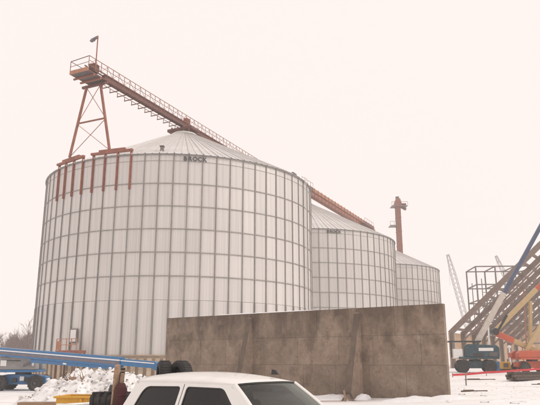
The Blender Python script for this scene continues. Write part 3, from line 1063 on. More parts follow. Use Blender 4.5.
MB().beam(L(P0 + (P1 - P0) * 0.38 + Vector((0, 0, -0.42))), L(P1 + Vector((0, 0, -0.36))), 0.24, 0.24).build('hose_tray', MT['blue'], bl, bevel=0.02)
for t in (0.45, 0.7, 0.93):
    MB().beam(L(P0 + (P1 - P0) * t + Vector((0, 0, -0.5))), L(P0 + (P1 - P0) * t + Vector((0, 0, -0.2))), 0.1).build('tray_bracket', MT['mauve'], bl)
q = P0 + (P1 - P0) * 0.62 + dN * 0.135 + Vector((0, 0, -0.40))
MB().beam(L(q), L(q + (P1 - P0).normalized() * 0.32), 0.02, 0.1).build('name_plate', MT['white'], bl)
MB().beam(L(P0 + Vector((0.9, -0.5, -0.5))), L(P0 + Vector((1.0, -0.4, -1.3))), 0.22).build('boom_riser', MT['blue'], bl)
MB().beam(L(P0 + Vector((-0.2, 0.1, -0.15))), L(Vector((-18.4, 45.6, 1.42))), 0.3, 0.5).build('boom_riser', MT['blue'], bl)
MB().beam(L(P0 + (P1 - P0) * 0.42 + Vector((0, 0, -0.28))), L(Vector((-17.6, 45.5, 1.5))), 0.14).build('lift_cylinder', MT['mauve'], bl)
# head of the boom: a pale levelling link and the work basket behind the pickup
e = (P2 - P1).normalized()
boom_section(bl, L(P2 - e * 0.1), L(P2 + e * 0.5 + Vector((0, 0, -0.25))), 0.3, 0.42, MT['blue'], 'boom_head', 0.02)
bk = P2 + e * 1.1 + Vector((0, 0, -1.2))
bas = MB().box(L(bk), (0.9, 1.8, 0.10)).build('basket_floor', MT['grey'], bl)
for sx in (-0.42, 0.42):
    for sy in (-0.86, 0, 0.86):
        c = L(bk)
        MB().beam((c.x + sx, c.y + sy, c.z), (c.x + sx, c.y + sy, c.z + 1.1), 0.045).build('basket_post', MT['grey'], bas)
for z in (0.55, 1.1):
    c = L(bk)
    for s in (-0.42, 0.42):
        MB().beam((c.x + s, c.y - 0.86, c.z + z), (c.x + s, c.y + 0.86, c.z + z), 0.045).build('basket_rail', MT['grey'], bas)
    for s in (-0.86, 0.86):
        MB().beam((c.x - 0.42, c.y + s, c.z + z), (c.x + 0.42, c.y + s, c.z + z), 0.045).build('basket_rail', MT['grey'], bas)

# ------------------------------------------------------------------ teal boom lift, right
TLX, TLY = 19.3, 61.0
tl = thing('boom_lift', 'dark teal boom lift with its pale and blue boom raised, right of the wall', 'boom lift', (TLX, TLY, gh(TLX, TLY) - 0.03), R_(-12))
lift_base(tl, MT['teal'], MT['teal'], MT['grating'], 0.60)
MB().box((0.3, 0, 1.36), (3.6, 2.2, 0.2)).build('turntable', MT['teal'], tl, bevel=0.03)
hood = MB().prism([(-0.9, 1.46), (-0.9, 2.45), (-0.6, 2.62), (1.9, 2.5), (2.15, 2.3), (2.15, 1.46)], -1.12, -0.35, lambda u, v, dd: (u, dd, v)).build('engine_cover', MT['teal'], tl, bevel=0.07, fix=True)
MB().box((0.95, -1.145, 2.12), (1.3, 0.03, 0.28)).build('name_plate', MT['white'], hood)
MB().box((0.2, -1.15, 1.62), (0.9, 0.03, 0.3)).build('grille', MT['blackpaint'], hood)
MB().box((1.6, -1.15, 1.68), (0.7, 0.03, 0.4)).build('grille', MT['grating'], hood)
MB().prism([(-0.9, 1.46), (-0.9, 2.45), (-0.6, 2.6), (1.9, 2.45), (2.15, 1.46)], 0.4, 1.1, lambda u, v, dd: (u, dd, v)).build('tank_cover', MT['teal'], tl, bevel=0.07, fix=True)
MB().box((-1.55, -0.2, 1.75), (0.9, 1.5, 0.9)).build('counterweight', MT['white'], tl, bevel=0.08)
MB().box((-0.9, -0.3, 2.86), (3.0, 1.6, 0.12)).build('roof_tray', MT['blackpaint'], tl, bevel=0.02)
for sx in (-2.1, 0.3):
    for sy in (-0.95, 0.35):
        MB().beam((sx, sy, 1.4), (sx, sy, 2.82), 0.07).build('tray_post', MT['blackpaint'], tl)
Ti = (Matrix.Translation(tl.location) @ Matrix.Rotation(R_(-12), 4, 'Z')).inverted()
def TL_(p):
    return Ti @ Vector(p)
b0, b1, b2 = Vector((18.75, 60.6, 2.5)), Vector((22.45, 60.6, 8.3)), Vector((29.2, 60.6, 18.8))
boom_section(tl, TL_(b0), TL_(b1), 0.42, 0.46, MT['paleboom'], 'outer_boom', 0.03)
boom_section(tl, TL_(b1 - (b1 - b0) * 0.1), TL_(b2), 0.30, 0.36, MT['bluedk'], 'inner_boom', 0.02)
MB().beam(TL_(Vector((20.6, 60.6, 2.6))), TL_(b0 + (b1 - b0) * 0.5 + Vector((0.1, 0, -0.2))), 0.14).build('lift_cylinder', MT['chrome'], tl)
c = TL_(b2)
bas = MB().box((c.x + 0.6, c.y, c.z - 0.3), (0.9, 1.8, 0.1)).build('basket_floor', MT['grey'], tl)
for sx in (0.18, 1.02):
    for sy in (-0.86, 0.86):
        MB().beam((c.x + sx, c.y + sy, c.z - 0.3), (c.x + sx, c.y + sy, c.z + 0.8), 0.05).build('basket_post', MT['grey'], bas)
    MB().beam((c.x + sx, c.y - 0.86, c.z + 0.8), (c.x + sx, c.y + 0.86, c.z + 0.8), 0.05).build('basket_rail', MT['grey'], bas)

# ------------------------------------------------------------------ orange articulated lift, far right
OX, OY = 26.3, 65.0
ol = thing('boom_lift', 'bright orange articulated lift with folded cream booms at the right edge', 'boom lift', (OX, OY, gh(OX, OY) - 0.03), R_(4))
lift_base(ol, MT['orange'], MT['orange'], MT['cream'], 0.5)
MB().box((0.0, 0, 1.34), (3.4, 2.2, 0.2)).build('turntable', MT['orange'], ol, bevel=0.03)
MB().prism([(-1.9, 1.44), (-1.9, 1.85), (-1.5, 2.1), (1.6, 2.1), (1.9, 1.8), (1.9, 1.44)], -1.14, -0.35, lambda u, v, dd: (u, dd, v)).build('engine_cover', MT['orange'], ol, bevel=0.07, fix=True)
MB().prism([(-1.9, 1.44), (-1.9, 1.85), (-1.5, 2.1), (1.6, 2.1), (1.9, 1.8), (1.9, 1.44)], 0.4, 1.12, lambda u, v, dd: (u, dd, v)).build('tank_cover', MT['orange'], ol, bevel=0.07, fix=True)
Oi = (Matrix.Translation(ol.location) @ Matrix.Rotation(R_(4), 4, 'Z')).inverted()
def OL(p):
    return Oi @ Vector(p)
j0, j1, j2 = Vector((27.3, 64.9, 2.75)), Vector((22.75, 64.9, 4.75)), Vector((29.8, 64.9, 11.4))
boom_section(ol, OL(j0), OL(j0 + (j1 - j0) * 0.68), 0.42, 0.5, MT['cream'], 'lower_boom', 0.03)
boom_section(ol, OL(j0 + (j1 - j0) * 0.6), OL(j1), 0.5, 0.56, MT['orange'], 'boom_knuckle', 0.05)
boom_section(ol, OL(j1 + Vector((0.15, 0, 0.25))), OL(j1 + (j2 - j1) * 0.66), 0.36, 0.46, MT['cream'], 'upper_boom', 0.03)
boom_section(ol, OL(j1 + (j2 - j1) * 0.6), OL(j2), 0.32, 0.4, MT['orange'], 'boom_tip', 0.03)
MB().tube(OL(j1 + Vector((0, -0.35, 0.1))), OL(j1 + Vector((0, 0.35, 0.1))), 0.36, 18).build('elbow_joint', MT['blackpaint'], ol)
cy0, cy1 = j1 + Vector((0.1, -0.1, -0.1)), j1 + Vector((1.35, -0.1, 1.75))
MB().tube(OL(cy0), OL(cy1), 0.15, 10).build('lift_cylinder', MT['blackpaint'], ol)
boom_section(ol, OL(Vector((25.1, 64.5, 2.2))), OL(Vector((28.4, 64.5, 7.0))), 0.32, 0.4, MT['cream'], 'riser_arm', 0.02)
boom_section(ol, OL(Vector((26.3, 65.4, 2.2))), OL(Vector((26.9, 65.4, 8.0))), 0.28, 0.34, MT['cream'], 'riser_arm', 0.02)
MB().tube(OL(Vector((26.0, 65.4, 2.3))), OL(Vector((26.3, 65.4, 9.2))), 0.07, 8).build('mast_tube', MT['primer_lt'], ol)
c = OL(j2)
bas = MB().box((c.x + 0.5, c.y, c.z - 0.4), (0.9, 1.8, 0.1)).build('basket_floor', MT['grey'], ol)
for sx in (0.08, 0.92):
    for sy in (-0.86, 0.86):
        MB().beam((c.x + sx, c.y + sy, c.z - 0.4), (c.x + sx, c.y + sy, c.z + 0.7), 0.05).build('basket_post', MT['grey'], bas)
    MB().beam((c.x + sx, c.y - 0.86, c.z + 0.7), (c.x + sx, c.y + 0.86, c.z + 0.7), 0.05).build('basket_rail', MT['grey'], bas)

# small site things in front of the tan building
ge = thing('generator', 'small yellow generator on the snow between the two raised lifts', 'generator', (24.4, 67.3, gh(24.4, 67.3) - 0.02), R_(10))
MB().box((0, 0, 0.6), (0.95, 0.7, 0.75)).build('housing', MT['yellow'], ge, bevel=0.06)
MB().box((0, 0, 0.12), (1.1, 0.8, 0.22)).build('skid', MT['blackpaint'], ge, bevel=0.02)
MB().tube((0.3, 0, 0.95), (0.3, 0, 1.25), 0.05, 8).build('exhaust', MT['blackpaint'], ge)
MB().box((-0.1, -0.36, 0.62), (0.5, 0.03, 0.4)).build('vent_grille', MT['grating'], ge)
dr = thing('fuel_drum', 'blue steel drum standing right of the teal lift', 'drum', (23.2, 66.4, gh(23.2, 66.4) - 0.02))
dm = MB()
dm.lathe([(0.29, 0.0), (0.3, 0.02), (0.3, 0.3), (0.315, 0.32), (0.3, 0.34), (0.3, 0.6), (0.315, 0.62), (0.3, 0.64), (0.3, 0.93), (0.29, 0.95)], 22)
dm.build('shell', MT['blue'], dr)
MB().tube((0.15, 0, 0.94), (0.15, 0, 0.985), 0.035, 8).build('bung', MT['steel'], dr)
wp = thing('marker_post', 'tall white post standing before the tan building', 'post', (25.9, 69.8, gh(25.9, 69.8) - 0.05))
MB().tube((0, 0, 0), (0, 0, 2.5), 0.085, 10).build('pole', MT['white'], wp)
MB().lathe([(0.12, 2.4), (0.19, 2.48), (0.19, 2.62), (0.1, 2.72)], 14).build('cap', MT['white'], wp)
MB().box((0, 0, 0.08), (0.45, 0.45, 0.14)).build('foot', MT['grating'], wp, bevel=0.02)

# red tape strung across the snow
tp = [(15.6, 55.6), (18.6, 55.9), (21.6, 56.6), (24.6, 57.4), (27.8, 58.2), (31.0, 59.0)]
tape = thing('barrier_tape', 'long red barrier tape strung low over the snow on stakes', 'barrier tape', (15.6, 55.6, gh(15.6, 55.6)))
tb = Vector(tape.location)
hts = [0.20, 0.30, 0.42, 0.56, 0.74, 0.92]
for i in range(5):
    (xa, ya), (xb, yb) = tp[i], tp[i + 1]
    a = Vector((xa, ya, gh(xa, ya) + hts[i]))
    b = Vector((xb, yb, gh(xb, yb) + hts[i + 1]))
    m_ = MB()
    v = []
    for j in range(9):
        t = j / 8
        p = a.lerp(b, t) + Vector((0, 0.03 * math.sin(9 * t + i), -0.03 * 4 * t * (1 - t)))
        v += [p - tb + Vector((0, 0, -0.09)), p - tb + Vector((0, 0, 0.09))]
    m_.add(v, [(j * 2, j * 2 + 2, j * 2 + 3, j * 2 + 1) for j in range(8)])
    o = m_.build('tape_length', MT['redtape'], tape)
    so = o.modifiers.new('thickness', 'SOLIDIFY')
    so.thickness = 0.006
for (x, y), hq in zip(tp, hts):
    z = gh(x, y)
    MB().beam(Vector((x, y + 0.05, z - 0.15)) - tb, Vector((x, y + 0.05, z + hq + 0.16)) - tb, 0.05).build('stake', MT['wood'], tape)

stx, sty = 14.7, 49.0
st = thing('survey_stake', 'single grey stake standing in the snow right of the wall', 'stake', (stx, sty, gh(stx, sty) - 0.1))
MB().beam((0, 0, 0), (0.03, 0, 1.0), 0.09, 0.05).build('stake_shaft', MT['steel'], st)
MB().box((0.03, -0.04, 0.92), (0.14, 0.03, 0.1)).build('stake_flag', MT['wood'], st)

# dark stack of timbers and plates
rs = random.Random(12)
tz = gh(21.2, 53.2)
ts = thing('timber_stack', 'low dark stack of timbers lying on the snow near the tape', 'timber stack', (21.2, 53.2, tz - 0.03), R_(26))
z = 0.0
for lay in range(3):
    for i in range(4 - lay):
        w = 0.26
        x0 = -2.1 + rs.uniform(-0.25, 0.25)
        x1 = 2.1 + rs.uniform(-0.5, 0.3)
        MB().beam((x0, -0.5 + 0.3 * i + 0.12 * lay, 0.14 + 0.21 * lay), (x1, -0.5 + 0.3 * i + 0.12 * lay, 0.14 + 0.21 * lay), w, 0.2).build('timber', MT['darkwood'] if rs.random() < 0.7 else MT['column'], ts, bevel=0.015)
rs = random.Random(77)
for (x, y, l_, a, lab) in ((17.2, 53.4, 2.6, 8, 'thin dark plank lying in the snow left of the timber stack'),
                           (22.5, 50.2, 5.0, 6, 'long dark pole lying in the snow in front of the timber stack'),
                           (13.6, 43.6, 1.9, 14, 'short dark plank half buried in the snow below the stake')):
    o = thing('plank', lab, 'plank', (x, y, gh(x, y) + 0.02), R_(a))
    MB().box((0, 0, 0), (l_, 0.16, 0.09)).build('board', MT['darkwood'], o, bevel=0.01)
    MB().box((-l_ * 0.2, 0.08, 0.07), (l_ * 0.4, 0.12, 0.05), 0.05).build('cleat', MT['wood'], o, bevel=0.01)

# ------------------------------------------------------------------ storage shed under construction, right
AX = Vector((math.sin(R_(33)), math.cos(R_(33)), 0))
AP = Vector((AX.y, -AX.x, 0))
F0 = Vector((27.0, 95.0, 0))
gz = 0.9
sh = thing('shed_frame', 'open brown steel frame of a steep roofed shed under construction', 'shed frame', (F0.x, F0.y, gz))
def sp_(i, s, z):
    return AX * (6.0 * i) + AP * s + Vector((0, 0, z - gz))
NF = 8
EZ, TAN, SPAN = 6.1, 0.88, 22.0
for i in range(NF):
    MB().beam(sp_(i, 0, gz - 0.3), sp_(i, 0, EZ), 0.62, 0.4, AP).build('column', MT['column'], sh)
    MB().beam(sp_(i, -0.3, EZ - 0.15), sp_(i, SPAN, EZ + SPAN * TAN), 0.46, 0.72).build('rafter', MT['frame'], sh)
    MB().beam(sp_(i, 1.6, EZ - 1.2), sp_(i, SPAN, EZ + SPAN * TAN - 2.4), 0.16, 0.22).build('lower_chord', MT['frame'], sh)
s = 0.2
while s < SPAN:
    for i in range(NF - 1):
        MB().beam(sp_(i, s, EZ + s * TAN + 0.36), sp_(i + 1, s, EZ + s * TAN + 0.36), 0.34, 0.34).build('purlin', MT['frame'], sh)
    s += 1.3
for i in range(0, NF - 1, 2):
    MB().beam(sp_(i, 1, EZ + 1 * TAN), sp_(i + 1, 9, EZ + 9 * TAN), 0.08).build('brace_rod', MT['steel'], sh)
    MB().beam(sp_(i + 1, 1, EZ + 1 * TAN), sp_(i, 9, EZ + 9 * TAN), 0.08).build('brace_rod', MT['steel'], sh)

tn = thing('push_wall', 'tan boarded side wall standing between the columns of the shed frame', 'wall', (F0.x, F0.y, gz))
for i in range(NF * 2 + 8):
    for r_ in range(2):
        a = AX * (3.0 * i) + AP * -0.48
        b = AX * (3.0 * (i + 1) - 0.04) + AP * -0.48
        zc = -0.3 + 2.75 * (r_ + 0.5)
        MB().beam(a + Vector((0, 0, zc)), b + Vector((0, 0, zc)), 0.2, 2.72).build('wall_board', MT['tanwall'], tn)

# tan hall beyond the shed
hl = thing('tan_hall', 'long tan hall with a pale roof band behind the orange lift', 'building', (83.0, 146.0, gz), R_(-6))
for i in range(12):
    x = -27 + i * 4.6
    MB().box((x, 0, 4.6), (4.56, 0.3, 9.3)).build('wall_panel', MT['tanwall'], hl)
MB().box((0, 6, 4.4), (55, 11.4, 8.8)).build('hall_core', MT['tanwall'], hl)
MB().prism([(-0.6, 9.3), (12.5, 9.3), (12.5, 9.8), (6, 11.6), (-0.6, 9.75)], -28.2, 28.2, lambda u, v, dd: (dd, u, v)).build('roof', MT['roofsheet'], hl, fix=True)
MB().box((0, -0.3, 9.15), (56, 0.35, 0.5)).build('gutter', MT['column'], hl)
for x in (-14, 4, 18):
    o = MB().box((x, -0.2, 2.2), (3.6, 0.16, 4.4)).build('door', MT['column'], hl)
    MB().box((x, -0.3, 4.5), (3.9, 0.12, 0.25)).build('door_head', MT['frame'], o)

# steel skeleton tower behind the shed
sk = thing('steel_skeleton', 'thin open steel skeleton of a square tower above the shed', 'steel frame', (48.4, 132.0, gz), R_(-4))
LVS = [0.0, 4.5, 9.0, 13.0, 16.2, 19.9]
XS = (-5.9, -4.9, -2.0, 2.0, 5.9)
for y in (-4.0, 4.0):
    for x in XS:
        MB().beam((x, y, -0.3), (x, y, 19.95 if x != -4.9 else 17.4), 0.26 if x in (-5.9, -2.0, 5.9) else 0.15).build('column', MT['steel'], sk)
    for z in LVS[1:]:
        MB().beam((-5.9, y, z), (5.9, y, z), 0.16, 0.24).build('floor_beam', MT['steel'], sk)
for x in (-5.9, -2.0, 2.0, 5.9):
    for z in LVS[1:]:
        MB().beam((x, -4.0, z), (x, 4.0, z), 0.16, 0.22).build('floor_beam', MT['steel'], sk)
for (x0, x1, z0, z1) in ((-5.9, -2.0, 9.0, 13.0), (2.0, 5.9, 13.0, 16.2), (-2.0, 2.0, 4.5, 9.0)):
    MB().beam((x0, -4.0, z0), (x1, -4.0, z1), 0.09).build('brace_rod', MT['steel'], sk)
MB().beam((-4.9, -4.0, 14.6), (2.0, -4.0, 14.6), 0.1).build('hand_rail', MT['steel'], sk)
MB().beam((2.0, -4.0, 17.3), (5.9, -4.0, 17.3), 0.1).build('hand_rail', MT['steel'], sk)

# lattice cranes in the distance
def crane(base, tip, w, label):
    root = thing('lattice_crane', label, 'crane', (*base, gz), 0, 'cranes in the distance')
    b = Vector((0, 0, 3.0))
    t = Vector(tip) - Vector((*base, gz))
    d_ = (t - b).normalized()
    s = d_.cross(Vector((0, 1, 0))).normalized()
    u = s.cross(d_)
    n = 22
    lat = MB()
    def cpt(i, k):
        f_ = i / n
        ww = w * (0.45 + 0.55 * min(1, f_ * 6, (1 - f_) * 5)) / 2
        return b.lerp(t, f_) + s * ww * (1 if k in (0, 3) else -1) + u * ww * (1 if k < 2 else -1)
    for k in range(4):
        ch = MB()
        for i in range(n):
            ch.beam(cpt(i, k), cpt(i + 1, k), 0.26)
        ch.build('boom_chord', MT['cranegrey'], root)
    for i in range(n):
        for k in range(4):
            lat.beam(cpt(i, k), cpt(i + 1, (k + 1) % 4), 0.14)
    tag(lat.build('lattice', MT['cranegrey'], root), kind='stuff')
    MB().box((-1.5, 0, 2.6), (7, 3.4, 2.4)).build('cab_house', MT['cranegrey'], root, bevel=0.2)
    for y in (-2.2, 2.2):
        MB().prism([(-4, 0.5), (-3.5, -0.05), (3.5, -0.05), (4, 0.5), (3.5, 1.2), (-3.5, 1.2)], y - 0.5, y + 0.5, lambda p, q_, dd: (p, dd, q_)).build('crawler_track', MT['blackpaint'], root, fix=True)
    MB().tube(t + Vector((0, 0, -0.5)), t + Vector((0.2, 0, -16)), 0.05, 5).build('hoist_rope', MT['steel'], root)
    return root
crane((102.5, 322.0), (92.0, 322.0, 55.5), 2.3, 'pale lattice crane boom rising beside the concrete wall')
crane((136.0, 322.0), (116.9, 322.0, 54.8), 1.9, 'pale crane boom tip showing above the steel skeleton')

# ------------------------------------------------------------------ bucket elevator behind the far bin
el = thing('bucket_elevator', 'tall narrow red bucket elevator rising behind the farthest bin', 'bucket elevator', (36.0, 172.0, gz))
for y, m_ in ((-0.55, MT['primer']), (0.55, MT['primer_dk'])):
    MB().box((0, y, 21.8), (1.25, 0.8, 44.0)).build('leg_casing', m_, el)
for z in range(4, 43, 4):
    MB().box((0, 0, float(z)), (1.42, 2.05, 0.14)).build('flange', MT['primer'], el)
MB().prism([(-0.8, 43.0), (0.8, 43.0), (0.95, 44.0), (0.55, 45.4), (-0.45, 45.4), (-0.9, 44.2)], -1.2, 1.2, lambda u, v, dd: (u, dd, v)).build('head', MT['primer'], el, fix=True)
MB().box((0.0, 0, 45.7), (0.9, 1.0, 0.9)).build('head_motor', MT['grating'], el, bevel=0.1)
for (z, x0, x1) in ((43.2, -1.9, 2.5), (37.6, -2.6, -0.5)):
    MB().box(((x0 + x1) / 2, 0, z), (x1 - x0, 3.2, 0.14)).build('service_platform', MT['steel'], el)
    for x in (x0, (x0 + x1) / 2, x1):
        MB().beam((x, -1.6, z), (x, -1.6, z + 1.1), 0.07).build('rail_post', MT['primer_dk'], el)
    MB().beam((x0, -1.6, z + 1.1), (x1, -1.6, z + 1.1), 0.07).build('hand_rail', MT['primer_dk'], el)
MB().beam((0.6, 0, 43.4), (2.3, 0, 42.4), 0.6).build('spout', MT['primer_dk'], el)
MB().box((1.6, 0, 43.7), (1.4, 1.4, 0.8)).build('drive_box', MT['primer_dk'], el, bevel=0.1)

# ------------------------------------------------------------------ bare trees on the left
def bare_tree(loc, h, seed, label):
    rs = random.Random(seed)
    root = thing('bare_tree', label, 'tree', (loc[0], loc[1], gh(*loc) - 0.05), rs.uniform(0, 6), 'bare trees beyond the bins')
    trunk, crown = MB(), MB()
    def grow(mb, p, d_, length, r, depth):
        q = p + d_ * length
        mb.tube(p, q, r, 5 if depth < 2 else 3, r * 0.68, cap=False)
        if depth >= 5:
            return
        for _ in range(3 if depth < 4 else 2):
            ax = Vector((rs.uniform(-1, 1), rs.uniform(-1, 1), rs.uniform(-0.3, 0.8))).normalized()
            nd = (d_ * 0.85 + ax * rs.uniform(0.45, 0.8) + Vector((0, 0, 0.18))).normalized()
            st_ = p.lerp(q, rs.uniform(0.55, 1.0))
            grow(crown, st_, nd, length * rs.uniform(0.58, 0.85), r * 0.6, depth + 1)
    stems = rs.choice((1, 1, 2, 3))
    for s_ in range(stems):
        tilt = Vector((rs.uniform(-0.3, 0.3), rs.uniform(-0.3, 0.3), 1)).normalized() if stems > 1 else Vector((rs.uniform(-0.1, 0.1), rs.uniform(-0.1, 0.1), 1)).normalized()
        grow(trunk, Vector((0.3 * s_, 0, 0)), tilt, h * 0.30, 0.17 * h / 8, 0)
    trunk.build('trunk', MT['bark'], root)
    crown.build('crown', MT['bark'], root)
TREES = [(-64.2, 172, 9.0, 21), (-61.0, 170, 8.6, 22), (-68.0, 170, 8.8, 23), (-70.5, 176, 9.2, 24), (-66.8, 181, 9.8, 25), (-63.2, 148, 8.0, 1), (-60.8, 152, 9.2, 2), (-58.5, 146, 7.6, 3), (-57.0, 151, 10.3, 4), (-55.2, 149, 7.4, 5), (-66.0, 154, 7.5, 6),
         (-59.6, 158, 8.8, 7), (-62.2, 160, 8.8, 8), (-65.5, 163, 9.0, 9), (-56.2, 157, 8.0, 10), (-64.4, 141, 6.2, 11), (-57.8, 140, 5.6, 12), (-54.4, 142, 6.4, 13), (-61.0, 139, 5.4, 14)]
TLAB = 'leafless tree in the pale thicket left of the bins'
for (x, y, h, s_) in TREES:
    bare_tree((x, y), h * 1.25, s_, TLAB)

# ------------------------------------------------------------------ white pickup in front
HD = R_(-41)
TO = Vector((0.0, 10.43, 0))
tr = thing('pickup_truck', 'white crew cab pickup truck in the foreground, cut by the lower edge', 'pickup truck', TO, HD)
def fillet(poly, r, n=5):
    out = []
    k = len(poly)
    for i in range(k):
        p0, p1, p2 = Vector(poly[i - 1]), Vector(poly[i]), Vector(poly[(i + 1) % k])
        rr = r[i] if isinstance(r, (list, tuple)) else r
        d0, d1 = (p0 - p1), (p2 - p1)
        t = min(rr, d0.length * 0.45, d1.length * 0.45)
        a, b = p1 + d0.normalized() * t, p1 + d1.normalized() * t
        for j in range(n + 1):
            s_ = j / n
            q_ = a * (1 - s_) ** 2 + p1 * 2 * s_ * (1 - s_) + b * s_ ** 2
            out.append((q_.x, q_.y))
    return out
ZB0, ZT0 = 1.10, 1.655
def sy(z, off=0.0):
    t = (z - ZB0) / (ZT0 - ZB0)
    return 0.945 + (0.735 - 0.945) * t + off
SIDE = fillet([(0.66, 1.10), (-0.10, 1.665), (-2.44, 1.655), (-2.70, 1.10)], [0.02, 0.10, 0.16, 0.02])
WFR = fillet([(0.22, 1.13), (0.14, 1.22), (-0.28, 1.592), (-1.13, 1.597), (-1.15, 1.13)], [0.03, 0.1, 0.09, 0.07, 0.03])
WRR = fillet([(-1.285, 1.13), (-1.27, 1.597), (-2.20, 1.58), (-2.36, 1.20), (-2.34, 1.13)], [0.03, 0.07, 0.16, 0.08, 0.03])
import bmesh
def holed_sheet(outer, holes, fn, th):
    """flat sheet with window openings, given thickness"""
    loops = [outer] + holes
    vs2 = [[Vector((u, v, 0)) for u, v in lp2] for lp2 in loops]
    tri = tessellate_polygon(vs2)
    pts = [p for lp2 in loops for p in lp2]
    n = len(pts)
    mb = MB()
    V = [fn(u, v, 0) for u, v in pts] + [fn(u, v, th) for u, v in pts]
    F = [tuple(t) for t in tri] + [tuple(i + n for i in reversed(t)) for t in tri]
    o = 0
    for lp2 in loops:
        k = len(lp2)
        F += [(o + i, o + (i + 1) % k, n + o + (i + 1) % k, n + o + i) for i in range(k)]
        o += k
    return mb.add(V, F)
def inset(poly, d_):
    c = Vector((sum(p[0] for p in poly) / len(poly), sum(p[1] for p in poly) / len(poly)))
    n = len(poly)
    out = []
    for i in range(n):
        p0, p1, p2 = Vector(poly[i - 1]), Vector(poly[i]), Vector(poly[(i + 1) % n])
        t = (p2 - p0)
        if t.length < 1e-9:
            out.append(tuple(p1)); continue
        t.normalize()
        nn = Vector((-t.y, t.x))
        if nn.dot(c - p1) < 0: nn = -nn
        out.append(tuple(p1 + nn * d_))
    return out
for sgn in (-1, 1):
    fn = lambda u, v, dd, s_=sgn: (u, s_ * (sy(v) - dd), v)
    holed_sheet(SIDE, [WFR, WRR], fn, 0.05).build('cab_side', MT['truck'], tr, fix=True)
    for wi, wn_ in ((WFR, 'side_window'), (WRR, 'side_window')):
        g_ = MB()
        pts = inset(wi, 0.012)
        g_.add([(u, sgn * (sy(v) - 0.022), v) for u, v in pts], [tuple(range(len(pts)))])
        w_ = g_.build(wn_, MT['glassdark'], tr)
        holed_sheet(inset(wi, -0.004), [inset(wi, 0.020)], lambda u, v, dd, s_=sgn: (u, s_ * (sy(v) - 0.012 - dd), v), 0.014).build('window_seal', MT['trim'], w_, fix=True)
    # seam between the doors and along the roof drip rail
    MB().beam((-1.21, sgn * (sy(1.12) + 0.0), 1.12), (-1.19, sgn * (sy(1.63) + 0.0), 1.63), 0.010, 0.008, (1, 0, 0)).build('door_seam', MT['trim'], tr)
# roof skin: crowned grid blending into the sides
rf = MB()
NXR, NYR = 22, 20
v = []
def roof_pt(u, w):
    """u 0 rear .. 1 front, w -1..1 across"""
    bow = 0.10 * (1 - w * w)
    x = -2.47 + u * 2.37 + (bow if u > 0.5 else -0.05 * (1 - w * w)) * abs(2 * u - 1) ** 2
    cr = 0.165 * math.sin(math.pi * min(1, max(0, (u * 0.86 + 0.12)))) ** 0.55
    cr = max(cr, 0.06)
    if u > 0.93: cr *= 1 - 0.45 * ((u - 0.93) / 0.07) ** 2
    if u < 0.05: cr *= 1 - 0.4 * ((0.05 - u) / 0.05) ** 2
    y = 0.742 * w
    prof_ = (1 - abs(w) ** 3.2) ** 0.75 if abs(w) < 1 else 0.0
    return (x, y, 1.652 + cr * prof_)
for i in range(NXR + 1):
    for j in range(NYR + 1):
        w = -1 + 2 * j / NYR
        w = math.copysign(abs(w) ** 0.7, w)
        v.append(roof_pt(i / NXR, w))
f = [(i * (NYR + 1) + j, (i + 1) * (NYR + 1) + j, (i + 1) * (NYR + 1) + j + 1, i * (NYR + 1) + j + 1) for i in range(NXR) for j in range(NYR)]
rf.add(v, f)
ro = rf.build('roof', MT['truck'], tr, smooth=True)
so = ro.modifiers.new('thickness', 'SOLIDIFY')
so.thickness = 0.03
fin = MB()
fin.prism([(-0.36, 0.0), (-0.20, 0.0), (-0.27, 0.075), (-0.34, 0.085)], 0.44, 0.475, lambda u, vv, dd: (u, dd, 1.775 + vv))
fin.build('aerial_fin', MT['trim'], ro, fix=True)
# windscreen
ws = MB()
v = []
def ws_pt(t, w):
    top = roof_pt(1.0, w * 0.965)
    bot = (0.64 + 0.18 * (1 - w * w), 0.90 * w, 1.09)
    b_ = 0.035 * math.sin(math.pi * t)
    return tuple(top[k] * (1 - t) + bot[k] * t + (b_ if k == 0 else 0) - (0.012 if k == 2 else 0) for k in range(3))
for i in range(11):
    for j in range(17):
        v.append(ws_pt(i / 10, -1 + 2 * j / 16))
ws.add(v, [(i * 17 + j, (i + 1) * 17 + j, (i + 1) * 17 + j + 1, i * 17 + j + 1) for i in range(10) for j in range(16)])
wsx = ws.build('windscreen', MT['glass'], tr, smooth=True)
sl = MB()
for j in range(16):
    a, b = ws_pt(0.0, -1 + 2 * j / 16), ws_pt(0.0, -1 + 2 * (j + 1) / 16)
    sl.beam((a[0] + 0.012, a[1], a[2] - 0.004), (b[0] + 0.012, b[1], b[2] - 0.004), 0.035, 0.02)
sl.build('windscreen_seal', MT['trim'], wsx)
for sgn in (-1, 1):
    pm = MB()
    v = []
    for i in range(13):
        a = Vector(ws_pt(min(1, i / 12), sgn))
        e_ = 0.0 if 0 < i < 12 else 0.01
        for (ox, oy, oz) in ((-0.05, 0.035, -0.035), (0.012, 0.030, 0.0), (0.045, -0.004, 0.022), (0.02, -0.045, 0.002), (-0.06, -0.03, -0.05)):
            v.append((a.x + ox, a.y + sgn * oy, a.z + oz))
    pm.add(v, [(i * 5 + q, i * 5 + (q + 1) % 5, (i + 1) * 5 + (q + 1) % 5, (i + 1) * 5 + q) for i in range(12) for q in range(5)])
    pm.build('pillar', MT['truck'], tr, smooth=True, fix=True)
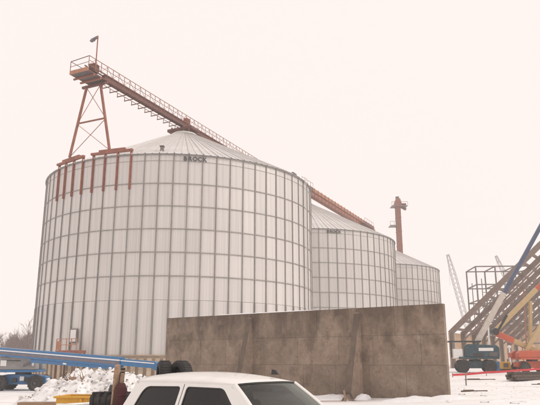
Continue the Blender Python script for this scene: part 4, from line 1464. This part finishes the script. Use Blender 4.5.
# back of the cab with its window
bw = fillet([(-0.60, 1.18), (-0.52, 1.58), (0.52, 1.58), (0.60, 1.18)], 0.06)
bo_ = fillet([(-0.93, 1.10), (-0.73, 1.66), (0.73, 1.66), (0.93, 1.10)], 0.05)
bx_fn = lambda u, vv, dd: (-2.70 + (vv - 1.10) * 0.44 + dd, u, vv)
holed_sheet(bo_, [bw], bx_fn, 0.04).build('cab_back', MT['truck'], tr, fix=True)
g_ = MB()
g_.add([bx_fn(u, vv, 0.02) for u, vv in bw], [tuple(range(len(bw)))])
g_.build('rear_window', MT['glassdark'], tr)
# lower body, bonnet, bed
def arch(cx, r, n=10):
    return [(cx + r * math.cos(math.pi * i / n), 0.40 + r * math.sin(math.pi * i / n)) for i in range(n + 1)]
FA, RA = 1.28, -2.95 - 0.05
low = [(2.22, 0.42), (2.26, 0.75), (2.22, 0.96), (2.10, 1.02), (0.72, 1.12), (-2.70, 1.12), (-2.70, 0.42)]
low = low[:-1] + [(-2.70, 0.40), (-2.40, 0.40)] + [(FA - 0.52 - 0.02, 0.40)] + arch(FA, 0.50)[::-1] + [(2.0, 0.40)]
lb = MB()
lb.prism(low, -0.99, 0.99, lambda u, vv, dd: (u, dd, vv))
lb.build('lower_body', MT['truck'], tr, bevel=0.05, fix=True)
bedp = [(-2.76, 1.22), (-4.62, 1.20), (-4.64, 0.42), (-4.3, 0.42)] + [(x_, z_) for x_, z_ in arch(-3.75, 0.50)[::-1]] + [(-2.76, 0.42)]
for sgn in (-1, 1):
    m_ = MB()
    m_.prism(bedp, sgn * 0.99, sgn * 0.88, lambda u, vv, dd: (u, dd, vv))
    m_.build('bed_side', MT['truck'], tr, bevel=0.02, fix=True)
MB().box((-3.68, 0, 0.78), (1.84, 1.75, 0.06)).build('bed_floor', MT['blackpaint'], tr)
MB().box((-2.78, 0, 0.98), (0.05, 1.75, 0.42)).build('bed_front', MT['truck'], tr)
MB().box((-4.62, 0, 0.86), (0.06, 1.75, 0.66)).build('tailgate', MT['truck'], tr, bevel=0.02)
for sy_ in (-0.84, 0.84):
    for x_ in (FA, -3.75):
        wheel(tr, (x_, sy_, 0.40), 0.40, 0.27, MT['chrome'], treads=24)
MB().box((2.30, 0, 0.52), (0.16, 1.9, 0.22)).build('bumper', MT['chrome'], tr, bevel=0.04)
MB().box((2.25, 0, 0.82), (0.06, 1.1, 0.24)).build('grille', MT['trim'], tr, bevel=0.02)
for s_ in (-0.78, 0.78):
    MB().box((2.24, s_, 0.84), (0.07, 0.36, 0.22)).build('headlight', MT['lens'], tr, bevel=0.03)
    MB().box((-4.655, s_ * 1.14, 0.9), (0.04, 0.14, 0.42)).build('tail_lamp', MT['redlamp'], tr, bevel=0.015)
    sg = 1 if s_ > 0 else -1
    mi = MB().box((0.42, sg * 1.10, 1.10), (0.14, 0.20, 0.19)).build('door_mirror', MT['trim'], tr, bevel=0.04)
    MB().beam((0.42, sg * 0.95, 1.04), (0.42, sg * 1.06, 1.07), 0.05).build('mirror_arm', MT['trim'], mi)
    for x_ in (-0.95, -2.05):
        MB().box((x_, sg * 0.998, 0.98), (0.18, 0.03, 0.045)).build('door_handle', MT['truck'], tr, bevel=0.01)
# inside the cab
MB().prism([(0.9, 0.9), (0.9, 1.06), (0.45, 1.10), (0.28, 1.02), (0.28, 0.9)], -0.82, 0.82, lambda u, vv, dd: (u, dd, vv)).build('dashboard', MT['dash'], tr, bevel=0.03, fix=True)
for s_ in (-0.40, 0.40):
    st_ = MB()
    st_.prism([(-0.75, 0.85), (-0.62, 0.85), (-0.78, 1.36), (-0.92, 1.34)], s_ - 0.25, s_ + 0.25, lambda u, vv, dd: (u, dd, vv))
    se = st_.build('front_seat', MT['seat'], tr, bevel=0.05, fix=True)
    MB().box((-0.90, s_, 1.44), (0.11, 0.28, 0.19)).build('headrest', MT['seat'], se, bevel=0.05)
MB().prism([(-2.1, 0.85), (-1.95, 0.85), (-2.12, 1.34), (-2.26, 1.32)], -0.75, 0.75, lambda u, vv, dd: (u, dd, vv)).build('rear_bench', MT['seat'], tr, bevel=0.05, fix=True)
whm = MB()
Mw = Matrix.Translation((0.18, 0.42, 1.10)) @ Matrix.Rotation(R_(-62), 4, 'Y')
for i in range(20):
    a, b = 2 * math.pi * i / 20, 2 * math.pi * (i + 1) / 20
    whm.tube(Mw @ Vector((0.19 * math.cos(a), 0.19 * math.sin(a), 0)), Mw @ Vector((0.19 * math.cos(b), 0.19 * math.sin(b), 0)), 0.016, 6, cap=False)
whm.tube(Mw @ Vector((-0.19, 0, 0)), Mw @ Vector((0.19, 0, 0)), 0.02, 6)
whm.build('steering_wheel', MT['trim'], tr)
MB().box((0.12, 0.02, 1.56), (0.03, 0.24, 0.07)).build('rear_view_mirror', MT['trim'], tr, bevel=0.01)
pp = MB().box((0.62, -0.1, 1.112), (0.30, 0.42, 0.012), 0.3).build('dash_paper', MT['paper'], tr)
# load in the bed: separate things
TM = Matrix.Translation(TO) @ Matrix.Rotation(HD, 4, 'Z')
def tb_(x_, y_, z_):
    p = TM @ Vector((x_, y_, z_))
    return (p.x, p.y, p.z)
tk = thing('fuel_tank', 'black ribbed fuel tank in the back of the white pickup', 'fuel tank', tb_(-3.52, -0.46, 0.81), HD)
MB().box((0, 0, 0.30), (0.75, 0.62, 0.6)).build('tank_body', MT['black'], tk, bevel=0.09)
for x_ in (-0.2, 0.0, 0.2):
    MB().box((x_, 0, 0.31), (0.05, 0.66, 0.63)).build('tank_rib', MT['black'], tk, bevel=0.02)
MB().lathe([(0.10, 0.58), (0.10, 0.68), (0.07, 0.70)], 14).build('filler_cap', MT['grating'], tk)
pu = MB().box((0.22, -0.1, 0.68), (0.18, 0.22, 0.16)).build('pump', MT['blackpaint'], tk, bevel=0.03)
MB().tube((0.05, 0.12, 0.6), (0.09, 0.12, 1.06), 0.045, 10).build('pump_stem', MT['blackpaint'], pu)
MB().tube((0.22, -0.1, 0.74), (0.22, -0.1, 0.98), 0.06, 10).build('pump_filter', MT['black'], pu)
MB().tube((-0.25, 0.12, 0.985), (0.42, 0.05, 1.01), 0.014, 8).build('pump_handle', MT['wood'], pu)
MB().tube((0.30, -0.2, 0.6), (0.42, -0.2, 0.95), 0.02, 8).build('hose', MT['black'], pu)

lbx = thing('tool_box', 'dark steel tool box in the pickup bed under two tyres', 'tool box', tb_(-3.14, 0.50, 0.812), HD)
MB().box((0, 0, 0.29), (0.95, 0.7, 0.58)).build('box_body', MT['grating'], lbx, bevel=0.02)
MB().box((0, 0, 0.61), (0.99, 0.74, 0.06)).build('box_lid', MT['blackpaint'], lbx, bevel=0.02)
def loose_tyre(label, loc, rz, r, w):
    t = thing('tyre', label, 'tyre', loc, rz, 'tyres on the tool box')
    M = Matrix.Translation((0, 0, r)) @ Matrix.Rotation(math.pi / 2, 4, 'X')
    m_ = MB()
    m_.lathe([(r * 0.55, -w * 0.42), (r * 0.62, -w / 2), (r * 0.88, -w / 2), (r * 0.97, -w * 0.42), (r, -w * 0.2), (r, w * 0.2), (r * 0.97, w * 0.42),
              (r * 0.88, w / 2), (r * 0.62, w / 2), (r * 0.55, w * 0.42), (r * 0.58, 0)], 32, M, closed=True)
    m_.build('carcass', MT['black'], t, smooth=False)
    dc = MB()
    dc.lathe([(0.0, -w * 0.3), (r * 0.2, -w * 0.3), (r * 0.3, -w * 0.15), (r * 0.585, -w * 0.1), (r * 0.585, w * 0.1), (r * 0.3, w * 0.15), (r * 0.2, w * 0.3), (0.0, w * 0.3)], 24, M)
    dc.build('rim', MT['blackpaint'], t)
    g2 = MB()
    for k_ in range(30):
        a = 2 * math.pi * k_ / 30
        q_ = Matrix.Rotation(a, 4, 'Z')
        b_ = MB().box((r, 0, 0), (r * 0.04, r * 0.11, w * 0.72))
        g2.add([M @ (q_ @ Vector(p)) for p in b_.v], b_.f)
    tag(g2.build('tread_blocks', MT['black'], t), kind='stuff')
    return t
loose_tyre('smaller upright black tyre showing over the pickup roof, on the left', tb_(-3.28, 0.55, 1.452), R_(-72), 0.275, 0.25)
loose_tyre('bigger upright black tyre showing over the pickup roof, on the right', tb_(-2.90, 0.66, 1.452), R_(-48), 0.275, 0.24)

bdl = thing('tarp_bundle', 'rolled maroon tarp standing behind the pickup cab', 'tarp', tb_(-2.98, -0.72, 0.812), HD)
m_ = MB()
prf = []
for i in range(9):
    z = i * 0.1
    prf.append((0.10 + 0.012 * math.sin(i * 2.1) - (0.03 if i == 8 else 0), z))
m_.lathe(prf, 16)
m_.build('roll', MT['maroon'], bdl, smooth=True)
for z in (0.2, 0.6):
    MB().lathe([(0.11, z - 0.015), (0.116, z), (0.11, z + 0.015)], 16).build('tie_cord', MT['maroon'], bdl)
bdl.rotation_euler = (0, R_(4), HD)
pl = thing('leaning_board', 'long brown board leaning behind the pickup cab', 'board', tb_(-3.2, -0.70, 0.80), HD)
MB().beam((0, 0, 0.02), (0.26, -0.12, 1.13), 0.10, 0.045, (1, 0, 0)).build('plank', MT['wood'], pl, bevel=0.005)
MB().beam((0.05, 0.05, 0.02), (0.30, -0.03, 0.98), 0.06, 0.04, (1, 0, 0)).build('batten', MT['wood'], pl, bevel=0.005)

# yellow steel skip beside the pickup
ys = thing('yellow_skip', 'yellow steel box with an open top left of the pickup', 'steel box', (-4.5, 16.3, gh(-4.5, 16.3) - 0.02), R_(-4))
for (c_, s_) in (((0, -0.42, 0.6), (1.30, 0.05, 1.1)), ((0, 0.42, 0.6), (1.30, 0.05, 1.1)), ((-0.625, 0, 0.6), (0.05, 0.79, 1.1)), ((0.625, 0, 0.6), (0.05, 0.79, 1.1))):
    MB().box(c_, s_).build('side_plate', MT['yellow'], ys, bevel=0.008)
for (c_, s_) in (((0, -0.45, 1.165), (1.40, 0.10, 0.05)), ((0, 0.45, 1.165), (1.40, 0.10, 0.05)), ((-0.65, 0, 1.165), (0.10, 0.80, 0.05)), ((0.65, 0, 1.165), (0.10, 0.80, 0.05))):
    MB().box(c_, s_).build('rim', MT['yellow'], ys, bevel=0.01)
for x_ in (-0.02,):
    MB().box((x_, -0.47, 0.6), (0.06, 0.05, 1.06)).build('rib', MT['yellow'], ys, bevel=0.006)
MB().box((0, 0, 0.10), (1.2, 0.78, 0.06)).build('bottom', MT['grating'], ys)
for x_ in (-0.4, 0.4):
    MB().box((x_, 0, 0.03), (0.12, 0.9, 0.1)).build('skid', MT['grating'], ys)
rbx = thing('timber_block', 'reddish timber block on the snow left of the yellow box', 'timber', (-6.9, 20.2, gh(-6.9, 20.2) - 0.02), R_(6))
MB().box((0, 0, 0.35), (1.5, 0.35, 0.7)).build('block', MT['darkwood'], rbx, bevel=0.02)
MB().box((0, 0, 0.74), (1.56, 0.4, 0.08)).build('cap_board', MT['wood'], rbx, bevel=0.01)

# ------------------------------------------------------------------ winter haze
hz = MB().box((0, 0, 31.0), (1320, 1320, 65.0))
hm = bpy.data.materials.new('haze_air')
hm.use_nodes = True
hn, hlk = hm.node_tree.nodes, hm.node_tree.links
hn.clear()
ho = hn.new('ShaderNodeOutputMaterial')
hv = hn.new('ShaderNodeVolumePrincipled')
hv.inputs['Color'].default_value = (0.97, 0.97, 0.97, 1)
hv.inputs['Density'].default_value = 0.0011
hv.inputs['Anisotropy'].default_value = 0.2
hlk.new(hv.outputs[0], ho.inputs['Volume'])
tag(hz.build('haze', hm), kind='stuff')
